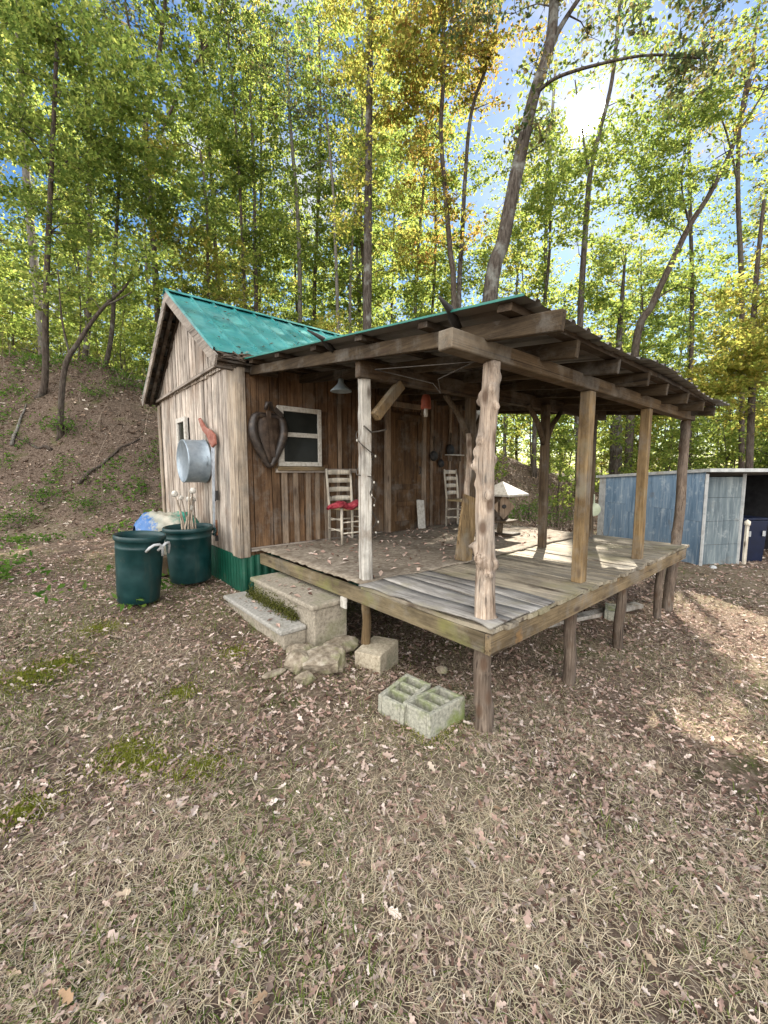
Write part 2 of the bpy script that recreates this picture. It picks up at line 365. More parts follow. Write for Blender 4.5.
class MB:
    def __init__(self): self.v = []; self.f = []; self.mi = []; self.sm = []

    def add(self, vs, fs, mi=0, smooth=False):
        b = len(self.v)
        self.v.extend(tuple(q) for q in vs)
        self.f.extend(tuple(b + i for i in f) for f in fs)
        self.mi.extend([mi] * len(fs)); self.sm.extend([smooth] * len(fs))

    def box(self, lo, hi, mi=0):
        (a, b, c), (d, e, f) = lo, hi
        vs = [(a, b, c), (d, b, c), (d, e, c), (a, e, c), (a, b, f), (d, b, f), (d, e, f), (a, e, f)]
        self.add(vs, [(0, 3, 2, 1), (4, 5, 6, 7), (0, 1, 5, 4), (1, 2, 6, 5), (2, 3, 7, 6), (3, 0, 4, 7)], mi)

    def beam(self, p0, p1, w, h, up=(0, 0, 1), seg=1, jit=0., mi=0, bow=0., w1=None, h1=None):
        """bar from p0 to p1: w across, h along 'up'"""
        p0, p1, up = Vector(p0), Vector(p1), Vector(up)
        d = (p1 - p0); L = d.length; d.normalize()
        s = d.cross(up).normalized(); n = s.cross(d).normalized()
        vs = []
        for i in range(seg + 1):
            t = i / seg; c = p0.lerp(p1, t) + n * bow * math.sin(math.pi * t)
            ww = w + ((w1 - w) * t if w1 is not None else 0); hh = h + ((h1 - h) * t if h1 is not None else 0)
            for a, b in ((-1, -1), (1, -1), (1, 1), (-1, 1)):
                j = Vector((rnd.uniform(-jit, jit), rnd.uniform(-jit, jit), rnd.uniform(-jit, jit))) if jit else Vector()
                vs.append(c + s * (a * ww / 2) + n * (b * hh / 2) + j)
        fs = [(3, 2, 1, 0), tuple(seg * 4 + k for k in (0, 1, 2, 3))]
        for i in range(seg):
            for k in range(4):
                a, b = i * 4 + k, i * 4 + (k + 1) % 4
                fs.append((a, b, b + 4, a + 4))
        self.add(vs, fs, mi)

    def tube(self, pts, rads, n=8, mi=0, smooth=True, cap=True, fn=None):
        pts = [Vector(p) for p in pts]; k = len(pts)
        if not hasattr(rads, '__len__'): rads = [rads] * k
        t0 = (pts[1] - pts[0]).normalized()
        ref = Vector((1, 0, 0)) if abs(t0.x) < .8 else Vector((0, 1, 0))
        s = t0.cross(ref).normalized()
        vs = []
        for i in range(k):
            t = (pts[min(i + 1, k - 1)] - pts[max(i - 1, 0)])
            t = t.normalized() if t.length > 1e-9 else t0
            s = (s - t * s.dot(t)); s = s.normalized() if s.length > 1e-6 else t.orthogonal().normalized()
            b = t.cross(s)
            for j in range(n):
                a = 2 * math.pi * j / n
                r = rads[i] * (fn(i / (k - 1), a) if fn else 1)
                vs.append(pts[i] + s * (math.cos(a) * r) + b * (math.sin(a) * r))
        fs = []
        for i in range(k - 1):
            for j in range(n):
                a, b2 = i * n + j, i * n + (j + 1) % n
                fs.append((a, b2, b2 + n, a + n))
        if cap: fs += [tuple(range(n - 1, -1, -1)), tuple((k - 1) * n + j for j in range(n))]
        self.add(vs, fs, mi, smooth)

    def lathe(self, c, prof, n=32, axis=(0, 0, 1), mi=0, smooth=True, x=None):
        """prof: list of (radius, height along axis)"""
        c = Vector(c); ax = Vector(axis).normalized()
        s = Vector(x).normalized() if x else ax.orthogonal().normalized(); b = ax.cross(s)
        vs = []
        for r, h in prof:
            for j in range(n):
                a = 2 * math.pi * j / n
                vs.append(c + ax * h + s * (r * math.cos(a)) + b * (r * math.sin(a)))
        fs = []
        for i in range(len(prof) - 1):
            for j in range(n):
                a, d = i * n + j, i * n + (j + 1) % n
                fs.append((a, d, d + n, a + n))
        self.add(vs, fs, mi, smooth)

    def grid(self, rows, mi=0, smooth=True, flip=False):
        """rows: list of equally long lists of points"""
        m = len(rows[0]); vs = [p for r in rows for p in r]; fs = []
        for i in range(len(rows) - 1):
            for j in range(m - 1):
                a = i * m + j
                q = (a, a + 1, a + m + 1, a + m)
                fs.append(q[::-1] if flip else q)
        self.add(vs, fs, mi, smooth)

    def build(self, name, mats, parent=None, bevel=0, seg=1, label=None, thick=0, subsurf=0, org=None):
        if not isinstance(mats, (list, tuple)): mats = [mats]
        o3 = Vector(org) if org is not None else (ORG[parent.name] if parent is not None else Vector())
        me = bpy.data.meshes.new(name)
        me.from_pydata([(p[0] - o3.x, p[1] - o3.y, p[2] - o3.z) for p in self.v], [], self.f)
        for m in mats: me.materials.append(m)
        me.polygons.foreach_set('material_index', self.mi); me.polygons.foreach_set('use_smooth', self.sm)
        me.update()
        o = bpy.data.objects.new(name, me); COL.objects.link(o)
        if parent is not None: o.parent = parent
        else: o.location = o3
        ORG[o.name] = o3
        if parent is not None and org is None: pass
        if subsurf:
            md = o.modifiers.new('s', 'SUBSURF'); md.levels = md.render_levels = subsurf
        if thick:
            md = o.modifiers.new('t', 'SOLIDIFY'); md.thickness = thick; md.offset = 0
        if bevel:
            md = o.modifiers.new('b', 'BEVEL'); md.width = bevel; md.segments = seg; md.limit_method = 'ANGLE'; md.angle_limit = rad(40)
        if label: o['label'] = label
        return o


def np_mesh(name, V, F, mat, parent=None, smooth=False, org=(0, 0, 0)):
    """fast mesh from arrays: V (n,3), F (m,k) all faces with k corners"""
    V = np.asarray(V, np.float32) - np.asarray(org, np.float32)
    F = np.asarray(F, np.int32); k = F.shape[1]
    me = bpy.data.meshes.new(name)
    me.vertices.add(len(V)); me.vertices.foreach_set('co', V.ravel())
    me.loops.add(F.size); me.loops.foreach_set('vertex_index', F.ravel())
    me.polygons.add(len(F)); me.polygons.foreach_set('loop_start', np.arange(0, F.size, k, dtype=np.int32))
    me.polygons.foreach_set('use_smooth', np.full(len(F), smooth))
    me.materials.append(mat); me.update(calc_edges=True); me.validate()
    o = bpy.data.objects.new(name, me); COL.objects.link(o)
    if parent is not None: o.parent = parent
    else: o.location = org
    return o


def unit(a): return a / np.maximum(np.linalg.norm(a, axis=1, keepdims=True), 1e-9)


def kites(c, L, W, r, flat=0.0):
    """one folded leaf-shaped face per centre"""
    n = len(c)
    nor = unit(r.normal(size=(n, 3)) + np.array([0, 0, flat]))
    a = unit(np.cross(nor, r.normal(size=(n, 3)))); b = np.cross(nor, a)
    L = np.asarray(L).reshape(-1, 1) * np.ones((n, 1)); W = np.asarray(W).reshape(-1, 1) * np.ones((n, 1))
    V = np.stack([c - a * L * .5, c + b * W * .5 + a * L * .08 + nor * W * .18, c + a * L * .5, c - b * W * .5 + a * L * .08 + nor * W * .18], 1).reshape(-1, 3)
    F = np.arange(4 * n).reshape(-1, 4)
    return V, F


# openings in the canopy: sun rays through these points meet no leaves
CARVE = [(CAM, .36)]


def carve(P, pad=0.):
    keep = np.ones(len(P), bool); d = np.array(SUN)
    for q, r in CARVE:
        w = P - np.array(q); t = w @ d
        dist = np.linalg.norm(w - t[:, None] * d, axis=1)
        keep &= ~((dist < r + pad) & (t > 0))
    return keep


# sun patches: on the sandy ground at the right, on the porch floor, on the ground by the camera's right
for (x, y, r) in [(4.6, -.35, .42), (4.25, -.70, .42), (3.75, -.75, .36), (3.3, -.95, .30), (4.9, -.05, .25), (4.7, -1.2, .5), (4.2, -1.35, .35), (5.0, -.75, .5), (5.4, -.4, .35), (3.9, -1.1, .45), (4.5, -.95, .55), (3.5, -1.0, .35)]:
    CARVE.append((Vector((x, y, -.86)), r))
for (x, y, r) in [(2.6, 1.35, .30), (3.1, 1.7, .28), (3.6, 1.5, .24), (2.25, 1.75, .2)]:
    CARVE.append((Vector((x, y, 0)), r))

# ------------------------------------------------------------------ world, sun, camera
w = bpy.data.worlds.new('World'); scene.world = w; w.use_nodes = True
nt = w.node_tree; nt.nodes.clear()
wo = nt.nodes.new('ShaderNodeOutputWorld'); bg = nt.nodes.new('ShaderNodeBackground')
sky = nt.nodes.new('ShaderNodeTexSky'); sky.sky_type = 'NISHITA'; sky.sun_disc = False
sky.sun_elevation = math.asin(SUN.z); sky.sun_rotation = math.atan2(SUN.x, SUN.y)
sky.air_density = 1.0; sky.dust_density = .15
tc = nt.nodes.new('ShaderNodeTexCoord')
# clouds
mp = nt.nodes.new('ShaderNodeMapping'); mp.inputs['Scale'].default_value = (1, 1, 1.7)
nt.links.new(tc.outputs['Generated'], mp.inputs[0])
sh = nt.nodes.new('ShaderNodeVectorMath'); sh.operation = 'DOT_PRODUCT'
nt.links.new(tc.outputs['Generated'], sh.inputs[0]); sh.inputs[1].default_value = Vector((SUN.x, SUN.y, 0)).normalized()
back = maprange(nt, sh.outputs['Value'], .15, -.5, 0, 1)          # unseen bright clouds added opposite the sun, behind the camera, as fill light
cn = nt.nodes.new('ShaderNodeMath'); cn.operation = 'MULTIPLY_ADD'
nt.links.new(back, cn.inputs[0]); cn.inputs[1].default_value = .21; nt.links.new(noise_n(nt, mp.outputs[0], 3.1, 8, .6), cn.inputs[2])
cf = maprange(nt, cn.outputs[0], .51, .64, 0, .95)
hs = nt.nodes.new('ShaderNodeHueSaturation'); hs.inputs['Saturation'].default_value = 1.25; hs.inputs['Value'].default_value = .85
nt.links.new(sky.outputs[0], hs.inputs['Color'])
cl = mixc(nt, hs.outputs[0], mixc(nt, (3.9, 4.1, 4.5), (21.6, 21.2, 20.6), back), cf)
# the sun's aureole and disc in the sky
dp = nt.nodes.new('ShaderNodeVectorMath'); dp.operation = 'DOT_PRODUCT'
nt.links.new(tc.outputs['Generated'], dp.inputs[0]); dp.inputs[1].default_value = SUN
g1n = maprange(nt, dp.outputs['Value'], math.cos(rad(8)), 1.0, 0, 1)
pw = nt.nodes.new('ShaderNodeMath'); pw.operation = 'POWER'; nt.links.new(g1n, pw.inputs[0]); pw.inputs[1].default_value = 3
dk = maprange(nt, dp.outputs['Value'], math.cos(rad(1.7)), math.cos(rad(1.0)), 0, 600)
sm = nt.nodes.new('ShaderNodeMath'); sm.operation = 'MULTIPLY_ADD'; nt.links.new(pw.outputs[0], sm.inputs[0]); sm.inputs[1].default_value = 1.3; nt.links.new(dk, sm.inputs[2])
au = nt.nodes.new('ShaderNodeVectorMath'); au.operation = 'SCALE'; au.inputs[0].default_value = (1, .97, .9); nt.links.new(sm.outputs[0], au.inputs['Scale'])
ad = nt.nodes.new('ShaderNodeVectorMath'); ad.operation = 'ADD'; nt.links.new(cl, ad.inputs[0]); nt.links.new(au.outputs[0], ad.inputs[1])
nt.links.new(ad.outputs[0], bg.inputs[0]); bg.inputs[1].default_value = .06
nt.links.new(bg.outputs[0], wo.inputs[0])

sl = bpy.data.lights.new('sun', 'SUN'); sl.energy = 5.0; sl.angle = rad(.5); sl.color = (1, .93, .8)
so = bpy.data.objects.new('sun', sl); COL.objects.link(so); so.location = (20, 10, 30)
so.rotation_euler = SUN.to_track_quat('Z', 'Y').to_euler()

cd = bpy.data.cameras.new('camera'); co = bpy.data.objects.new('camera', cd); COL.objects.link(co)
cd.sensor_fit = 'VERTICAL'; cd.sensor_height = 36; cd.sensor_width = 27; cd.lens = 36 * FPX / 1024
cd.clip_start = .05; cd.clip_end = 3000
co.matrix_world = Matrix((( CR.x, UP.x, -FW.x, CAM.x), (CR.y, UP.y, -FW.y, CAM.y), (CR.z, UP.z, -FW.z, CAM.z), (0, 0, 0, 1)))
scene.camera = co
vs = scene.view_settings
vs.view_transform = 'Standard'; vs.look = 'None'; vs.gamma = 1; vs.exposure = 1.9; vs.use_curve_mapping = False
cy = scene.cycles
cy.max_bounces = 6; cy.diffuse_bounces = 4; cy.glossy_bounces = 2; cy.transmission_bounces = 4; cy.transparent_max_bounces = 4
cy.use_denoising = True; cy.caustics_reflective = cy.caustics_refractive = False

# ------------------------------------------------------------------ ground
def m_ground():
    m, nt, out = new_mat('leaf_litter_soil')
    vec, tc, _ = coords(nt)
    f = noise_n(nt, vec, 26, 8, .7)
    rp = ramp(nt, [(.07, .045, .032), (.22, .16, .118), (.36, .28, .215), (.50, .42, .33)], [.3, .45, .58, .72]); nt.links.new(f, rp.inputs[0])
    big = noise_n(nt, vec, .9, 5, .6)
    st = ramp(nt, [(.17, .135, .085), (.36, .30, .20), (.50, .44, .31)], [.3, .5, .7]); nt.links.new(f, st.inputs[0])
    c = mixc(nt, rp.outputs[0], st.outputs[0], maprange(nt, big, .45, .6, 0, .8))
    sx = nt.nodes.new('ShaderNodeSeparateXYZ'); nt.links.new(vec, sx.inputs[0])
    hu = ramp(nt, [(.05, .034, .025), (.15, .11, .08), (.27, .21, .16), (.40, .33, .26)], [.3, .45, .58, .72]); nt.links.new(f, hu.inputs[0])
    c = mixc(nt, c, hu.outputs[0], maprange(nt, sx.outputs[2], -.35, .5, 0, 1))
    c = mixc(nt, c, (.06, .043, .032), maprange(nt, noise_n(nt, vec, 3.2, 6, .7), .54, .66, 0, .7))
    c = mixc(nt, c, (.52, .50, .50), 1.0, 'MULTIPLY')
    gm = noise_n(nt, vec, 1.6, 6, .65)
    c = mixc(nt, c, (.09, .105, .03), maprange(nt, gm, .56, .70, 0, .65))
    principled(nt, out, c, .97, 0, .1, f, .8, .03)
    return m


def nonuni(n, a, far):
    t = np.linspace(-1, 1, n)
    k = np.arcsinh(far / a)
    return a * np.sinh(k * t)


gx = nonuni(330, 1.2, 420.) + .8; gy = nonuni(330, 1.2, 420.) + 1.2
X, Y = np.meshgrid(gx, gy, indexing='ij')
Z = gz(X, Y)
V = np.stack([X, Y, Z], 2).reshape(-1, 3)
idx = np.arange(330 * 330).reshape(330, 330)
F = np.stack([idx[:-1, :-1], idx[1:, :-1], idx[1:, 1:], idx[:-1, 1:]], 2).reshape(-1, 4)
o = np_mesh('ground', V, F, m_ground(), smooth=True); set_props(o, 'woodland ground with dry grass and fallen leaves rising to a bank', 'ground', kind='structure')


# ------------------------------------------------------------------ the cabin with its porch: one thing
X0, X1, Y0, Y1 = -.20, 4.15, 3.30, 6.84
YR, ZR = 5.07, 3.36
SLOPE = .655
cabin = thing('wooden_cabin', (0, 3.3, -.5), 'small weathered board cabin with teal metal roof and open porch on posts', 'cabin')


def roof_z(y, zr=ZR): return zr - SLOPE * abs(y - YR)


def board_wall(mb, axis, a0, a1, fixed, zlo, zhi, out, wmin=.09, wmax=.2, gap=.006, mi=0, t=.022, holes=(), skip=None):
    """vertical boards; axis 'x' runs along x on plane y=fixed, axis 'y' along y on plane x=fixed; out = outward sign"""
    p = a0
    while p < a1 - .02:
        q = min(a1, p + rnd.uniform(wmin, wmax))
        if a1 - q < .05: q = a1
        zt = zhi((p + q) / 2) if callable(zhi) else zhi
        spans = [(zlo - rnd.uniform(0, .025), zt)]
        for (h0, h1, hz0, hz1) in holes:
            if q > h0 + .02 and p < h1 - .02:
                sp = []
                for s0, s1 in spans:
                    if hz0 > s0: sp.append((s0, min(s1, hz0)))
                    if hz1 < s1: sp.append((max(s0, hz1), s1))
                spans = sp
        d = fixed + out * rnd.uniform(.0, .014); lean = rnd.uniform(-.006, .006)
        for s0, s1 in spans:
            if s1 - s0 < .03: continue
            n = max(2, int((s1 - s0) / .25)); vs = []
            for i in range(n + 1):
                z = s0 + (s1 - s0) * i / n
                e0 = p + gap + rnd.uniform(-.003, .003) + lean * (z - 1); e1 = q - gap + rnd.uniform(-.003, .003) + lean * (z - 1)
                dd = d + rnd.uniform(-.002, .002)
                for e, k in ((e0, dd), (e1, dd), (e1, dd - out * t), (e0, dd - out * t)):
                    vs.append((e, k, z) if axis == 'x' else (k, e, z))
            if callable(zhi) and s1 == zt:      # cut the top along the roof slope
                for j in range(4):
                    v = vs[-4 + j]; vs[-4 + j] = (v[0], v[1], zhi(v[1] if axis == 'y' else v[0]) - .02)
            fs = [(3, 2, 1, 0), tuple(n * 4 + k for k in range(4))]
            for i in range(n):
                for k in range(4):
                    a, b = i * 4 + k, i * 4 + (k + 1) % 4
                    fs.append((a, b, b + 4, a + 4))
            mb.add(vs, fs, mi)
        p = q


SEAM = 2.20
mb = MB()
board_wall(mb, 'y', Y0 + .02, Y1 - .02, X0, -.06, SEAM, -1, .08, .19, .008, holes=[(5.22, 5.66, 1.20, 1.74)])
board_wall(mb, 'y', Y0 + .05, Y1 - .05, X0 - .024, SEAM - .03, lambda y: min(roof_z(y), 9), -1, .08, .17, .012)
mb.box((X0 + .03, Y0 + .05, -.1), (X0 + .05, Y1 - .05, 2.1), 1)
for k in range(12):
    ya = Y0 + .1 + k * .278; mb.box((X0 + .004, ya, 2.05), (X0 + .01, ya + .27, roof_z(ya if ya < YR else ya + .27) - .06), 1)
wallg = mb.build('gable_wall', [M['wall_grey'], M['purlin']], cabin, label='grey weathered gable wall of upright boards')
mb = MB(); mb.beam((X0 - .055, Y0 - .02, SEAM + .03), (X0 - .055, Y1, SEAM - .03), .03, .035)
mb.build('drip_board', M['trim_y'], cabin)
# front wall under the porch
mb = MB()
win = (.30, .88, 1.03, 1.73); dor = (2.03, 2.88, -.05, 1.88)
board_wall(mb, 'x', X0 + .02, X1, Y0, -.05, 2.25, -1, .11, .27, holes=[win, dor])
mb.box((X0 + .05, Y0 + .03, -.1), (X1, Y0 + .05, 2.2))
wallf = mb.build('front_wall', M['wall_brown'], cabin, label='brown board wall under the porch')
mb = MB()
for x in (.36, .52, .69, .83, .98, 1.16, 1.34):
    mb = MB()
    if x < .25: mb.beam((x, Y0 - .028, -.02), (x + rnd.uniform(-.01, .01), Y0 - .028, 2.2), .042, .02, (0, -1, 0), 8, .002)
    else: mb.beam((x, Y0 - .028, .04), (x + rnd.uniform(-.01, .01), Y0 - .028, .93), rnd.uniform(.05, .075), .02, (0, -1, 0), 5, .002)
    mb.build('batten', M['batten'], cabin)
for x in (1.2, 1.66, 3.05, 3.52, 3.8):
    mb = MB(); mb.beam((x, Y0 - .028, .96 if x < 1.4 else .02), (x + rnd.uniform(-.01, .01), Y0 - .028, 2.2), .05, .02, (0, -1, 0), 8, .002)
    mb.build('batten', M['batten'], cabin)
mb = MB(); mb.beam((.24, Y0 - .045, .955), (1.45, Y0 - .045, .955), .03, .05); mb.build('ledger_board', M['trim_x'], cabin)
mb = MB(); mb.beam((-.1, Y0 - .04, .015), (1.95, Y0 - .04, .015), .03, .045)
mb.build('ledger_board', M['trim_x'], cabin)
# other two walls
mb = MB(); board_wall(mb, 'y', Y0 + .02, Y1 - .02, X1, -.06, lambda y: roof_z(y), 1); mb.build('end_wall', M['wall_brown'], cabin)
mb = MB(); board_wall(mb, 'x', X0, X1, Y1, -.06, 2.15, 1); mb.build('back_wall', M['wall_grey'], cabin)
for lo, hi in (((X0 - .045, Y0 - .03, -.07), (X0 - .018, Y0 + .07, 2.17)), ((X0 - .045, Y0 + .075, -.07), (X0 - .018, Y0 + .17, 2.17)), ((X0 - .04, Y0 - .056, -.07), (X0 + .085, Y0 - .031, 2.17)), ((X0 - .045, Y1 - .09, -.06), (X0 - .018, Y1 + .02, 2.1))):
    mb = MB(); mb.box(lo, hi); mb.build('corner_board', M['corner'], cabin, bevel=.004)
# green skirt: ribbed sheet on both visible sides
mb = MB()


def ribbed(mb, a, b, zt, zb, out, pitch=.09, depth=.012):
    a, b, out = Vector(a), Vector(b), Vector(out); L = (b - a).length; n = int(L / pitch) * 4; r0, r1 = [], []
    for i in range(n + 1):
        k = i % 4; q = a.lerp(b, i / n) + out * (depth if k in (1, 2) else 0)
        r0.append((q.x, q.y, zb)); r1.append((q.x, q.y, zt))
    mb.grid([r0, r1], 0, False)


ribbed(mb, (X0 - .012, Y1, 0), (X0 - .012, Y0 - .03, 0), -.055, -.75, (-1, 0, 0))
ribbed(mb, (X0 - .012, Y0 - .03, 0), (X1, Y0 - .03, 0), -.055, -1.0, (0, -1, 0))
ribbed(mb, (X1, Y0, 0), (X1, Y1, 0), -.055, -1.0, (1, 0, 0))
mb.build('skirting', M['green_skirt'], cabin, thick=.003, label='green ribbed metal skirting')

# window under the porch
mb = MB(); y = Y0 - .035
x0, x1, z0, z1 = .285, .90, 1.01, 1.745
mb.box((x0, y - .012, z0), (x0 + .075, y + .03, z1)); mb.box((x1 - .05, y - .012, z0), (x1, y + .03, z1))
mb.box((x0 + .075, y - .012, z1 - .06), (x1 - .05, y + .03, z1)); mb.box((x0 + .075, y - .012, z0), (x1 - .05, y + .03, z0 + .055))
wn = mb.build('window', M['white_paint'], cabin, bevel=.004, label='cream two pane sash window under the porch')
mb = MB(); mb.box((x0 + .075, y - .004, 1.375), (x1 - .05, y + .02, 1.43)); mb.build('sash_rail', M['white_paint'], wn, bevel=.003)
mb = MB(); mb.box((x0 + .07, y + .012, z0 + .05), (x1 - .045, y + .018, z1 - .055)); mb.build('pane', M['glass'], wn)
mb = MB(); mb.box((x0 - .03, y - .05, z0 - .055), (x1 + .02, y + .02, z0 - .004)); mb.build('sill', M['rim_x'], wn, bevel=.005)
# small gable window
mb = MB(); xw = X0 - .02
y0, y1, z0, z1 = 5.20, 5.68, 1.18, 1.76
for lo, hi in (((y0, z0), (y0 + .07, z1)), ((y1 - .07, z0), (y1, z1)), ((y0 + .07, z1 - .07), (y1 - .07, z1)), ((y0 + .07, z0), (y1 - .07, z0 + .07))):
    mb.box((xw - .03, lo[0], lo[1]), (xw + .02, hi[0], hi[1]))
wn = mb.build('window', M['white_paint'], cabin, bevel=.004, label='small white framed window in the grey gable wall')
mb = MB(); mb.box((xw - .005, y0 + .06, z0 + .06), (xw + .0, y1 - .06, z1 - .06)); mb.build('pane', M['glass'], wn)

# door
mb = MB(); y = Y0 - .02
dx0, dx1, dz1 = 2.13, 2.80, 1.83
mb.box((dx0, y + .004, 0.0), (dx1, y + .02, dz1))
for lo, hi in (((dx0, 0), (dx0 + .09, dz1)), ((dx1 - .09, 0), (dx1, dz1)), ((dx0 + .09, dz1 - .1), (dx1 - .09, dz1)), ((dx0 + .09, 0), (dx1 - .09, .16)), ((dx0 + .09, .66), (dx1 - .09, .74)), ((dx0 + .09, .40), (dx1 - .09, .47))):
    mb.box((lo[0], y - .022, lo[1]), (hi[0], y + .0035, hi[1]))
dr = mb.build('door', M['door'], cabin, bevel=.003, label='dark brown plank door with cross rails')
mb = MB(); mb.box((2.03, y - .03, 0), (2.125, y + .03, 1.92)); mb.box((2.805, y - .03, 0), (2.90, y + .03, 1.92)); mb.box((2.03, y - .03, 1.922), (2.90, y + .03, 2.0))
mb.build('door_frame', M['batten'], dr, bevel=.004)
mb = MB(); mb.tube([(2.74, y - .02, .9), (2.74, y - .06, .92), (2.74, y - .06, 1.0), (2.74, y - .02, 1.02)], .008); mb.build('handle', M['black_iron'], dr)
for y, z in ((4.02, .56), (3.93, .58), (4.0, .04)):
    mb = MB(); mb.box((X0 - .062, y, z), (X0 - .03, y + .028, z + .12)); mb.build('hinge', M['black_iron'], cabin)
mb = MB(); mb.box((X0 - .06, 3.965, .12), (X0 - .046, 4.0, .32)); mb.build('latch', M['rust'], cabin)


# teal roof: standing seam sheets, painted above and bare below
def m_teal():
    m, nt, out = new_mat('teal_painted_metal')
    vec, tc, _ = coords(nt)
    f = noise_n(nt, vec, 2.2, 5, .6)
    rp = ramp(nt, [(.012, .12, .118), (.022, .185, .178), (.055, .255, .245)], [.35, .5, .66]); nt.links.new(f, rp.inputs[0])
    v2, _, _ = coords(nt, (1.2, 9, 9))
    c = mixc(nt, rp.outputs[0], (.20, .33, .30), maprange(nt, noise_n(nt, vec, 1.3, 4, .6), .52, .7, 0, .28))
    rg = maprange(nt, noise_n(nt, vec, 6, 4), .35, .65, .26, .48)
    principled(nt, out, c, rg, 0, .6, f, .05, .01)
    return m


M['teal'] = m_teal()
M['under'] = speck('bare_roof_underside', [(0.1032, 0.0967, 0.0871), (0.1741, 0.1677, 0.1547), (0.2257, 0.2128, 0.1934)], 3, .6, .05, (.17, .12, .08), .5, 2, .52, metal=.3, spec=.4)


def seam_profile(x0, x1, pitch, ribw, ribh):
    out = []; x = x0
    while x < x1 - 1e-6:
        out += [(x, 0), (x + ribw * .2, ribh), (x + ribw * .8, ribh), (x + ribw, 0)]
        x += pitch
    out.append((x1, 0)); return out


RX0, RX1 = -.46, 4.45
prof = seam_profile(RX0, RX1, .305, .03, .032)


def roof_side(mb, ya, yb):
    n = 8
    for off, mi, fl in ((.0, 0, False), (-.006, 1, True)):
        rows = []
        for i in range(n + 1):
            y = ya + (yb - ya) * i / n
            rows.append([(x, y, roof_z(y, ZR + .075) + h + off - (.02 * math.sin(i * 1.3 + x) if i == n else 0)) for x, h in prof])
        if yb > ya: fl = not fl
        mb.grid(rows, mi, False, fl)


mb = MB(); roof_side(mb, YR, 3.25); roof_side(mb, YR, 6.97)
roof = mb.build('roof', [M['teal'], M['under']], cabin, label='teal standing seam metal roof')
mb = MB()
for s in (1, -1):
    mb.grid([[(RX0 - .01, YR, ZR + .112), (RX1 + .01, YR, ZR + .112)], [(RX0 - .01, YR + s * .1, ZR + .112 - .062), (RX1 + .01, YR + s * .1, ZR + .112 - .062)]], 0, False, s < 0)
mb.build('ridge_cap', M['teal'], roof, thick=.003)
mb = MB()
for s, yb in ((-1, 3.20), (1, 6.95)):
    for xx in (RX0 + .012, RX1 - .012):
        mb = MB(); mb.beam((xx, YR, ZR + .0), (xx, yb, roof_z(yb, ZR + .0)), .024, .12, (0, 0, 1), 6, .002); mb.build('bargeboard', M['trim_y'], roof)
for s, yb in ((-1, 3.22), (1, 6.93)):
    for xx in (-.34, -.235):
        mb = MB(); mb.beam((xx, YR + s * .02, ZR - .02), (xx, yb, roof_z(yb, ZR - .02)), .04, .09); mb.build('rafter', M['purlin'], roof)
mb = MB()
for k in range(7):
    for s in (-1, 1):
        y = YR + s * (.15 + k * .28)
        mb.beam((RX0 + .03, y, roof_z(y, ZR + .022)), (RX1 - .03, y, roof_z(y, ZR + .022)), .16, .02, (0, s * SLOPE, 1))
mb.build('roof_boards', M['purlin'], roof)
# rotten, splintered eave boards at the corner by the porch
mb = MB()
mb.beam((-.45, 3.245, 2.165), (.26, 3.245, 2.16), .03, .10, (0, 0, 1), 7, .012)
for k in range(34):
    x = -.45 + k * .02 + rnd.uniform(-.02, .02)
    mb.beam((x, 3.20 + rnd.uniform(-.07, .03), 2.20 + rnd.uniform(-.05, .05)), (x + rnd.uniform(.1, .30), 3.17 + rnd.uniform(-.07, .05), 2.20 + rnd.uniform(-.07, .05)), rnd.uniform(.012, .034), rnd.uniform(.008, .018), (0, 0, 1), 3, .006)
mb.beam((-.44, 3.27, 2.10), (.3, 3.27, 2.10), .05, .05, (0, 0, 1), 4, .004)
mb.build('rotten_eave_board', M['rotten'], roof, label='rotten splintered board under the eave')

# porch floor
mb = MB()
x = -.02
while x < 4.2:
    wd = rnd.uniform(.125, .155)
    z = rnd.uniform(-.006, .004); tl = rnd.uniform(-.004, .004)
    n = 6; ys = -.035 - rnd.uniform(0, .035); ye = 1.22 + rnd.uniform(-.03, .05); vs = []
    for i in range(n + 1):
        yy = ys + (ye - ys) * i / n
        zz = z + rnd.uniform(-.002, .002) + (.012 * rnd.random() if i == 0 else 0)
        for e, k in ((x + .005, 0), (x + wd - .005, tl), (x + wd - .005, tl - .03), (x + .005, -.03)):
            vs.append((e + rnd.uniform(-.002, .002), yy, zz + k))
    fs = [(3, 2, 1, 0), tuple(n * 4 + k for k in range(4))]
    for i in range(n):
        for k in range(4):
            a, b = i * 4 + k, i * 4 + (k + 1) % 4; fs.append((a, b, b + 4, a + 4))
    mb.add(vs, fs); x += wd
deck = mb.build('porch_floor', M['deck'], cabin, label='grey plank porch floor raised on posts')
# inner, older floor
mb = MB(); n = 40; rows = []
for i in range(n + 1):
    yy = 1.18 + (3.28 - 1.18) * i / n; row = []
    for j in range(n + 1):
        xx = -.01 + 4.2 * j / n
        hgt = .012 + .02 * (float(vnoise(np.array([xx * 2.2]), np.array([yy * 2.2]), 5)[0]) - .5)
        if j == 0: hgt += rnd.uniform(-.012, .004); xx += rnd.uniform(0, .02)
        row.append((xx, yy + (rnd.uniform(-.015, .015) if i == 0 else 0), hgt))
    rows.append(row)
mb.grid(rows, 0, True, True); mb.build('inner_floor_sheet', M['deck_dirt'], deck, thick=.012, label='dusty inner floor of the porch')
